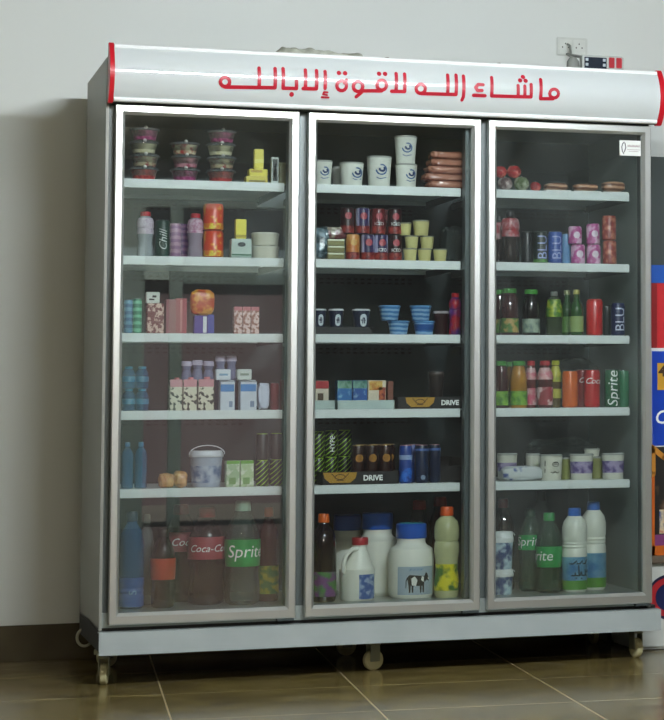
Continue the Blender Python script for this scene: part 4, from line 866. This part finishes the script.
# ---------------- right bay, fifth shelf
WT = mat('#dcdccc', .38, 0, .04); PL = patt('#5b4a86', '#a99cc0', 'spots', 35, .5, .4, soft=.08)
zz = bag('cheese_bag', 'white plastic pouch printed with blue and green, lying at the left of the fifth shelf', 'bag', 521, ZE, 42, 15, patt('#4a5c9a', '#c6cccc', 'spots', 17, .38, .3, soft=.03), d=.07, rough=.2, seed=31, y=.125)
tub('labneh_tub', 'white tub with purple label behind the white pouch', 'tub', 507, ZE, 22, 27, WT, lidc, taper=.9, y=.215, lab=PL, labz=(.35, .65), lidh=.08, group='white tubs with purple labels')
tub('labneh_tub', 'plain white tub in the row behind, left of the emblem tub', 'tub', 533, ZE, 16, 26, WT, lidc, taper=.9, y=.24, lidh=.08)
def embtub(u, w, h):
    tub('labneh_tub', 'white tub with round black emblem and script', 'tub', u, ZE, w, h, WT, lidc, taper=.9, y=.13, lidh=.07)
x, s = place(551, .135, ZE)
embtub(551, 25, 26)
t = [o for o in bpy.data.objects if o.get('label') == 'white tub with round black emblem and script'][0]
R_ = 25/s/2/1.03/1.07; Hh = 26/s
fy = lambda X, Z: -math.sqrt(max(1e-6, (R_*(.9+.1*Z/Hh)+.0016)**2-X*X))
bm = B(); strokes(bm, [ring(.006, Hh*.62, .012, .008, 14), [(-.002, Hh*.62), (.014, Hh*.62)], [(0, Hh*.67), (.012, Hh*.67)], [(-.012, Hh*.32), (-.004, Hh*.28), (.004, Hh*.34), (.012, Hh*.28), (.02, Hh*.33)], [(-.03, Hh*.3), (-.03, Hh*.45)], [(-.03, Hh*.55), (-.03, Hh*.75)]], .0022, fy)
for f in bm.faces:
    f.normal_update()
    if f.normal.y > 0: f.normal_flip()
finish('emblem', bm, mat('#1c1c1a', .5), t, smooth=False)
tub('labneh_tub', 'small yellow-green tub between the emblem tub and the purple-labelled tub', 'tub', 566, ZE, 12, 22, mat('#8a8f4c', .4), lidc, taper=.9, y=.18, lidh=.08)
tub('labneh_tub', 'white tub with purple label, middle of the fifth shelf', 'tub', 581.5, ZE, 26, 26, WT, lidc, taper=.9, y=.13, lab=PL, labz=(.25, .7), lidh=.08, group='white tubs with purple labels')
zq = tub('labneh_tub', 'small olive tub behind and right of the middle purple-labelled tub', 'tub', 597, ZE, 14, 22, mat('#9a9c62', .4), lidc, taper=.9, y=.2, lidh=.08)
tub('labneh_tub', 'white tub on the olive tub at the back', 'tub', 592, zq, 17, 8, WT, lidc, taper=.9, y=.2, lidh=.15)
tub('labneh_tub', 'white tub with purple label at the right end of the fifth shelf', 'tub', 613, ZE, 25, 26, WT, lidc, taper=.9, y=.13, lab=PL, labz=(.25, .7), lidh=.08, group='white tubs with purple labels')
# ---------------- right bay, bottom
BK = patt('#1d3c74', '#b9d2de', 'spots', 25, .5, .35, soft=.08)
zz = tub('yogurt_bucket', 'small blue and white bucket, lower of the two in the corner', 'bucket', 502, ZF, 24, 25, BK, mat('#e0e6e4', .35), taper=.9, lidh=.28, y=.135, group='stacked blue buckets', handle=.12)
tub('yogurt_bucket', 'blue and white bucket, upper of the two in the corner', 'bucket', 502, zz, 24, 37, BK, mat('#e0e6e4', .35), taper=.9, lidh=.28, y=.135, group='stacked blue buckets', handle=.12)
bottle('cola_bottle', 'dark bottle with red cap behind the blue buckets', 'bottle', 503, ZF, 24, 92, COLA, mat('#7a1d1d', .35), shape='soda', y=.27)
sg = film('#5f8a6c', .2)
bottle('lemon_soda_bottle', 'clear soda bottle with green label, left one in the right bay', 'bottle', 530, ZF, 24, 82, sg, mat('#2c4a38', .35), shape='soda', lab=((.5, .68, GREENLAB),), y=.235, text='Sprite', tsize=.045, shear=.15, ang=-.35, group='clear soda bottles in the right bay')
bottle('lemon_soda_bottle', 'clear soda bottle with green label and green cap, right one in the right bay', 'bottle', 549, ZF, 27, 79, sg, mat('#2f8a44', .35), shape='soda', lab=((.32, .58, GREENLAB),), y=.15, text='Sprite', tsize=.05, shear=.15, ang=-1.25, group='clear soda bottles in the right bay')
bottle('soda_bottle', 'dark clear bottle at the back between the soda bottles', 'bottle', 541, ZF, 24, 96, film('#3f5044', .6), mat('#1d2a22', .35), shape='soda', y=.33)
mw = mat('#e0e4d6', .3, 0, .03, coat=.3)
lbm = patt('#2a6a9c', '#7fb4c4', 'spots', 16, .5, .4, soft=.2)
for u, y, h, n in ((593.5, .20, 87, 'rear right'), (574.5, .14, 83, 'front left')):
    x, s = place(u, y, ZF)
    bottle('milk_bottle', 'large white milk bottle with blue cap and landscape label, %s one' % n, 'bottle', u, ZF, 26, h, mw, mat('#2f6ac0', .35), shape='ribbed', lab=((.03, .14, mat('#4f8a34', .4)), (.14, .42, lbm)), y=y, capw=.42, group='large white milk bottles')
    t = [o for o in bpy.data.objects if o.get('label', '').startswith('large white milk') and n in o['label']][0]
    r = 26/s/2/1.03; H = h/s; fy = lambda X, Z: -math.sqrt(max(1e-6, (r+.0018)**2-X*X))
    if n == 'front left':
        k = .0056; q = []
        def g(*p): q.append([(a*k, H*.2+b_*k) for a, b_ in p])
        g((5, 3.5), (5, 0), (2.5, 0), (2, 2.2), (1, 0), (-4, 0)); g((.5, 0), (.2, 6)); g((-2, 0), (-2, 1.5)); g((6, 0), (8, 1), (7, 3), (6, 2)); q2 = [(a*k, H*.34+b_*k) for a, b_ in ((6, 2), (5, 0), (3, 0), (3, 2), (1, 0), (-1, 0), (-1, 2), (-3, 0), (-5, 0))]; q.append(q2)
        g((-1.5, -1.6), (-1.3, -1.6)); g((2.2, -1.8), (2.4, -1.8))
        bm = B(); strokes(bm, q, .0052, fy)
        for f in bm.faces:
            f.normal_update()
            if f.normal.y > 0: f.normal_flip()
        finish('lettering', bm, mat('#14303c', .5), t, smooth=False)

WR = film('#9fb0ac', .14, .12)
bag('shrink_wrap', 'crumpled clear plastic wrap behind the right end of the pudding cups', 'plastic wrap', 452, ZBB, 22, 40, WR, d=.12, y=.30, rough=.5, seed=41)
bag('shrink_wrap', 'crumpled clear plastic wrap behind the cans on the fourth shelf of the right bay', 'plastic wrap', 572, ZD, 46, 52, WR, d=.14, y=.40, rough=.45, seed=42)
bag('shrink_wrap', 'crumpled clear plastic wrap behind the white tubs on the fifth shelf of the right bay', 'plastic wrap', 560, ZE, 66, 42, WR, d=.16, y=.42, rough=.5, seed=43)
# ================================================================= on and around the refrigerator
TZ = 2.0941
x0 = ray(276, 52, .03).x; x1 = ray(362, 58, .03).x
bm = B(); n = 60; A = []
for i in range(n+1):
    t_ = i/n; w = .04*(1-.6*t_)*(min(1, .3+t_*10)); hh = (.03*(1-.5*t_)+.009*noise.noise(Vector((t_*9, 0, 2))))*min(1, .4+t_*8)
    A.append([bm.verts.new((x0+(x1-x0)*t_, .03+w*math.cos(PI*k/8), max(0, hh*math.sin(PI*k/8)*(1+.3*noise.noise(Vector((t_*14, k*.9, 0))))))) for k in range(9)])
for a, b_ in zip(A, A[1:]):
    for k in range(8): bm.faces.new((a[k], b_[k], b_[k+1], a[k+1]))
    bm.faces.new((a[8], b_[8], b_[0], a[0]))
bm.faces.new(A[0]); bm.faces.new(list(reversed(A[-1]))); bmesh.ops.recalc_face_normals(bm, faces=bm.faces)
tag(finish('foam_strip', bm, patt('#8d9184', '#b9beb2', 'spots', 25, .5, .7, soft=.15), None, loc=(0, 0, TZ)), 'crumpled grey foam strip lying on top of the refrigerator', 'strip')
for nm, u, lab_ in (('wood_sliver', 497, 'short dark twig on the refrigerator header, left of the power strip'), ('wood_sliver', 385, 'tiny dark scrap on the refrigerator header, right of the foam strip')):
    xx = ray(u, 68, .03).x; bm = B(); tube(bm, [(xx+.012*j, .03+.01*math.sin(j), TZ+.0045+.003*(1+math.sin(j*2))) for j in range(4)], .0035, 6)
    tag(finish(nm, bm, mat('#6f6a5a', .8)), lab_, 'twig')
# socket plate
a = ray(556, 37, YW); b_ = ray(587, 57, YW)
t = empty('wall_socket', ((a.x+b_.x)/2, YW-.001, b_.z), 'double white socket plate on the wall above the refrigerator', 'socket')
W = (b_.x-a.x); H = a.z-b_.z
bm = B(); box(bm, -W/2, W/2, -.008, 0, 0, H, .003); finish('plate', bm, mat('#ccd2cc', .4), t)
bm = B(); box(bm, -W*.4, -W*.02, -.0095, -.008, H*.12, H*.88, .001); box(bm, W*.04, W*.42, -.0095, -.008, H*.12, H*.88, .001); finish('face', bm, mat('#d4dad4', .35), t)
bm = B()
for cx in (-W*.22, W*.22):
    for dx, dz in ((0, .2), (-.012, 0), (.012, 0)): box(bm, cx+dx-.002, cx+dx+.002, -.0101, -.0094, H*(.45+dz)-.003, H*(.45+dz)+.003)
finish('pin_holes', bm, BLACK, t)
# voltage protector / power strip
y = .04; zt = TZ
xa = ray(581, 68, y).x; xb = ray(622, 68, y).x; s = scl(xa, y, 2.1); zt2 = ray(600, 71, y).z; H = .046
t = empty('power_strip', ((xa+xb)/2, y, zt), 'grey power strip with dark window and two red switches on the refrigerator', 'power strip'); W = xb-xa
zlift = .0
bm = B(); box(bm, -W/2, W/2, -.02, .02, 0, H+.01, .004); finish('body', bm, mat('#aab0ac', .4), t)
bm = B(); box(bm, -W*.46, W*.08, -.0215, -.0198, .008, H+.002, .001); finish('window', bm, mat('#1f2733', .2), t)
bm = B()
for cx in (-W*.4, W*.02): 
    for dz in (.016, .034): box(bm, cx-.005, cx+.005, -.0226, -.0214, dz, dz+.01)
finish('socket_marks', bm, mat('#9aa7b0', .4), t)
for a, b_ in ((W*.13, W*.27), (W*.31, W*.45)):
    bm = B(); box(bm, a, b_, -.025, -.0198, .012, H+.004, .002); finish('switch', bm, mat('#a01c28', .3), t)
# plug and cord
xp = ray(573, 64, .06).x
t = empty('power_plug', (xp, .06, zt), 'grey plug with cord rising to the wall socket', 'plug')
bm = B(); lathe(bm, [(0, 0), (.02, 0), (.024, .01), (.022, .035), (.012, .05), (.006, .05)], 18); finish('body', bm, mat('#7b807b', .5), t)
sk = bpy.data.objects['wall_socket'].location
p1 = ray(568, 44, YW-.02)
bm = B(); tube(bm, [(0, 0, .048), (-.004, .06, .07), (p1.x-xp-.01, .4, .11), (p1.x-xp-.012, YW-.1-.06, p1.z-zt-.06), (p1.x-xp, YW-.05-.06, p1.z-zt-.012), (p1.x-xp, YW-.014-.06, p1.z-zt)], .0045, 8); finish('cord', bm, mat('#8a8f8a', .5), t)

# ---------------- neighbour: chest freezer with stacked cartons on the right
fx = ray(664, 600, .30)
wm = mat('#c2c8c2', .4, 0, .03, 6)
fz = empty('chest_freezer', (2.6, .3, 0), 'white chest freezer with round red and navy emblem beyond the right door', 'freezer')
FX0 = -.70; FY = -.02; FH = ray(655, 556, .28).z
bm = B(); box(bm, FX0, .7, FY, .28, .004, FH-.03, .01); finish('body', bm, wm, fz)
bm = B(); box(bm, FX0-.01, .71, FY-.015, .285, FH-.028, FH, .006); finish('lid', bm, mat('#6b5f50', .5), fz)  # dark lid tone stands in for the shadow line over the white body
e = ray(668, 597, .28); ex = e.x-2.6; ez = e.z
def disc(nm, r_, m, off, zc=0, a0=0, a1=2*PI, xs=0):
    bm = B(); vs = [bm.verts.new((ex+xs+r_*math.cos(a0+(a1-a0)*i/28), FY-off, ez+zc+r_*math.sin(a0+(a1-a0)*i/28))) for i in range(28)]
    bm.faces.new(vs); bmesh.ops.recalc_face_normals(bm, faces=bm.faces)
    for f in bm.faces:
        if f.normal.y > 0: f.normal_flip()
    finish(nm, bm, m, fz, smooth=False)
disc('emblem', .082, mat('#10183a', .35), .001, .0)
disc('emblem_red', .07, mat('#a8242c', .35), .002, .0, PI*.5, PI*1.5, -.004)
disc('emblem_center', .05, mat('#16224e', .35), .003)
cb = empty('dark_tall_box', (2.5, .66, 0), 'tall dark grey box behind the cartons at the right edge', 'cabinet')  # plain dark box filling the dark area right of the doors
cgm = mat('#414c4b', .6, 0, .08, 4)
sbox('body', -.60, .6, -.05, .22, .001, 1.86, cgm, cb, .004)
# goods piled on the freezer
def block(nm, lab, cat, u0, u1, v0, v1, y, d, m, parts=()):
    a = ray(u0, v1, y); b_ = ray(u1, v0, y); z0 = a.z
    t = empty(nm, (a.x, y, z0), lab, cat)
    W = b_.x-a.x; H = b_.z-a.z
    bm = B(); box(bm, 0, W, 0, d, 0, H, .002); finish('body', bm, m, t, smooth=False); return t, W, H
zf = FH+.0006; yb = .3
z1 = ray(655, 447, yb).z
xl_ = ray(651.5, 500, yb).x
# lower snack carton
t = empty('snack_carton', (xl_, yb, zf), 'dark snack carton with orange edges standing on the chest freezer', 'carton'); H = z1-zf; W = .5
bm = B(); box(bm, 0, W, 0, .27, 0, H, .003); finish('body', bm, patt('#171512', '#54402a', 'spots', 14, .6, .5, soft=.05, c3='#8a8f98'), t, smooth=False)
bm = B(); box(bm, 0, W, -.002, -.0002, 0, H*.09); box(bm, 0, .012, -.002, -.0002, 0, H*.8); finish('edge_print', bm, mat('#c8641c', .4), t, smooth=False)
bm = B(); box(bm, 0.012, W, -.0024, -.0002, H*.09, H*.19); finish('stripe_print', bm, mat('#7a3a70', .4), t, smooth=False)
bm = B(); strokes(bm, [[(0, H), (.05, H*.9)], [(.005, H*.97), (.005, H*.75)]], .02, lambda x_, z_: -.003); finish('flap', bm, mat('#c88a34', .4), t, smooth=False)
bm = B(); box(bm, .03, .14, -.003, -.0002, H*.2, H*.42); finish('picture', bm, patt('#2a4a8a', '#d8c8a0', 'spots', 30, .5, .4, soft=.1, c3='#b8321c'), t, smooth=False)
# blue sign
z2 = ray(655, 348, yb).z; zs_ = z1+.0006; H = z2-zs_
t = empty('sign_board', (xl_-.003, yb, zs_), 'bright blue sign board with white script and yellow tag on the snack carton', 'sign')
bm = B(); box(bm, 0, .6, .0, .02, 0, H, .001); finish('board', bm, mat('#e2e6e8', .4), t, smooth=False)
bm = B(); box(bm, .006, .594, -.0012, .0, 0.004, H-.012); finish('blue_face', bm, mat('#123fae', .35), t, smooth=False)
bm = B(); tg = ray(658, 374, yb)
box(bm, tg.x-xl_+.0, tg.x-xl_+.07, -.003, -.0013, ray(658, 390, yb).z-zs_, ray(658, 363, yb).z-zs_); finish('price_tag', bm, mat('#c99a2c', .4), t, smooth=False)
lettering('4', .055, mat('#3a2410', .5), t, ray(658, 371, yb).z-zs_, y=-.003, x=tg.x-xl_+.018, bold=.002)
q = ray(651, 416, yb); lettering('Co', .07, INKW, t, ray(655, 417, yb).z-zs_, y=-.0012, x=.062, shear=.2, bold=.001)
lettering('To', .07, INKW, t, ray(655, 427, yb).z-zs_-.012, y=-.0014, x=.1, shear=.2, bold=.001)
# red carton with blue top behind the sign
yb2 = .33; z3 = ray(655, 265, yb2).z; t = empty('drinks_carton', (xl_-.002, yb2, zs_), 'tall red carton with blue top band behind the blue sign', 'carton'); H = z3-zs_
bm = B(); box(bm, 0, .6, 0, .25, 0, H, .002); finish('body', bm, mat('#8c1a1e', .4), t, smooth=False)
bm = B(); box(bm, .0, .6, -.0015, .0, H-(z3-ray(655, 283, yb2).z), H); finish('blue_print', bm, mat('#1c57b4', .4), t, smooth=False)
bm = B(); box(bm, .036, .6, -.002, .0, ray(655, 348, yb2).z-zs_, H-(z3-ray(655, 283, yb2).z)); finish('red_front', bm, mat('#c4282e', .4), t, smooth=False)  # brighter red front; the darker body red stands for the side face

# ---------------- street seen only as a reflection in the doors
mv_ = mat('#7f6a6c', .9, 0, .1, 1.5)
bld = empty('street_building', (6, -15, -.1), 'mauve street building with pale pilasters across the road', 'building')
bm = B(); box(bm, -14, 6, -1, 0, 0, 7); finish('wall', bm, mv_, bld, smooth=False)
bm = B(); box(bm, -14, 6, 0, .12, 2.2, 2.35); finish('ledge', bm, mat('#b9c6bb', .8), bld, smooth=False)
bm = B(); box(bm, -14, 6, 0, .06, 2.35, 7); finish('upper_wall', bm, mat('#3c3a3c', .8), bld, smooth=False)
L = bpy.data.lights.new('sun', 'SUN'); L.energy = 7; L.angle = .01; L.color = (1, .96, .9); o = bpy.data.objects.new('sun', L); C.objects.link(o)
o.rotation_euler = Vector((.25, -.75, -.85)).to_track_quat('-Z', 'Y').to_euler()
w = bpy.data.worlds.new('world'); sc.world = w; w.use_nodes = True; nt = w.node_tree; bg = nt.nodes['Background']
sky = nt.nodes.new('ShaderNodeTexSky'); sky.sky_type = 'HOSEK_WILKIE'; sky.sun_direction = (-.2, .6, .7); sky.turbidity = 4; nt.links.new(sky.outputs[0], bg.inputs[0]); bg.inputs[1].default_value = .8

vs = sc.view_settings; vs.view_transform = 'Standard'; vs.look = 'None'; vs.gamma = 1; vs.exposure = 0; vs.use_curve_mapping = False
sc.cycles.transparent_max_bounces = 24; sc.cycles.max_bounces = 8
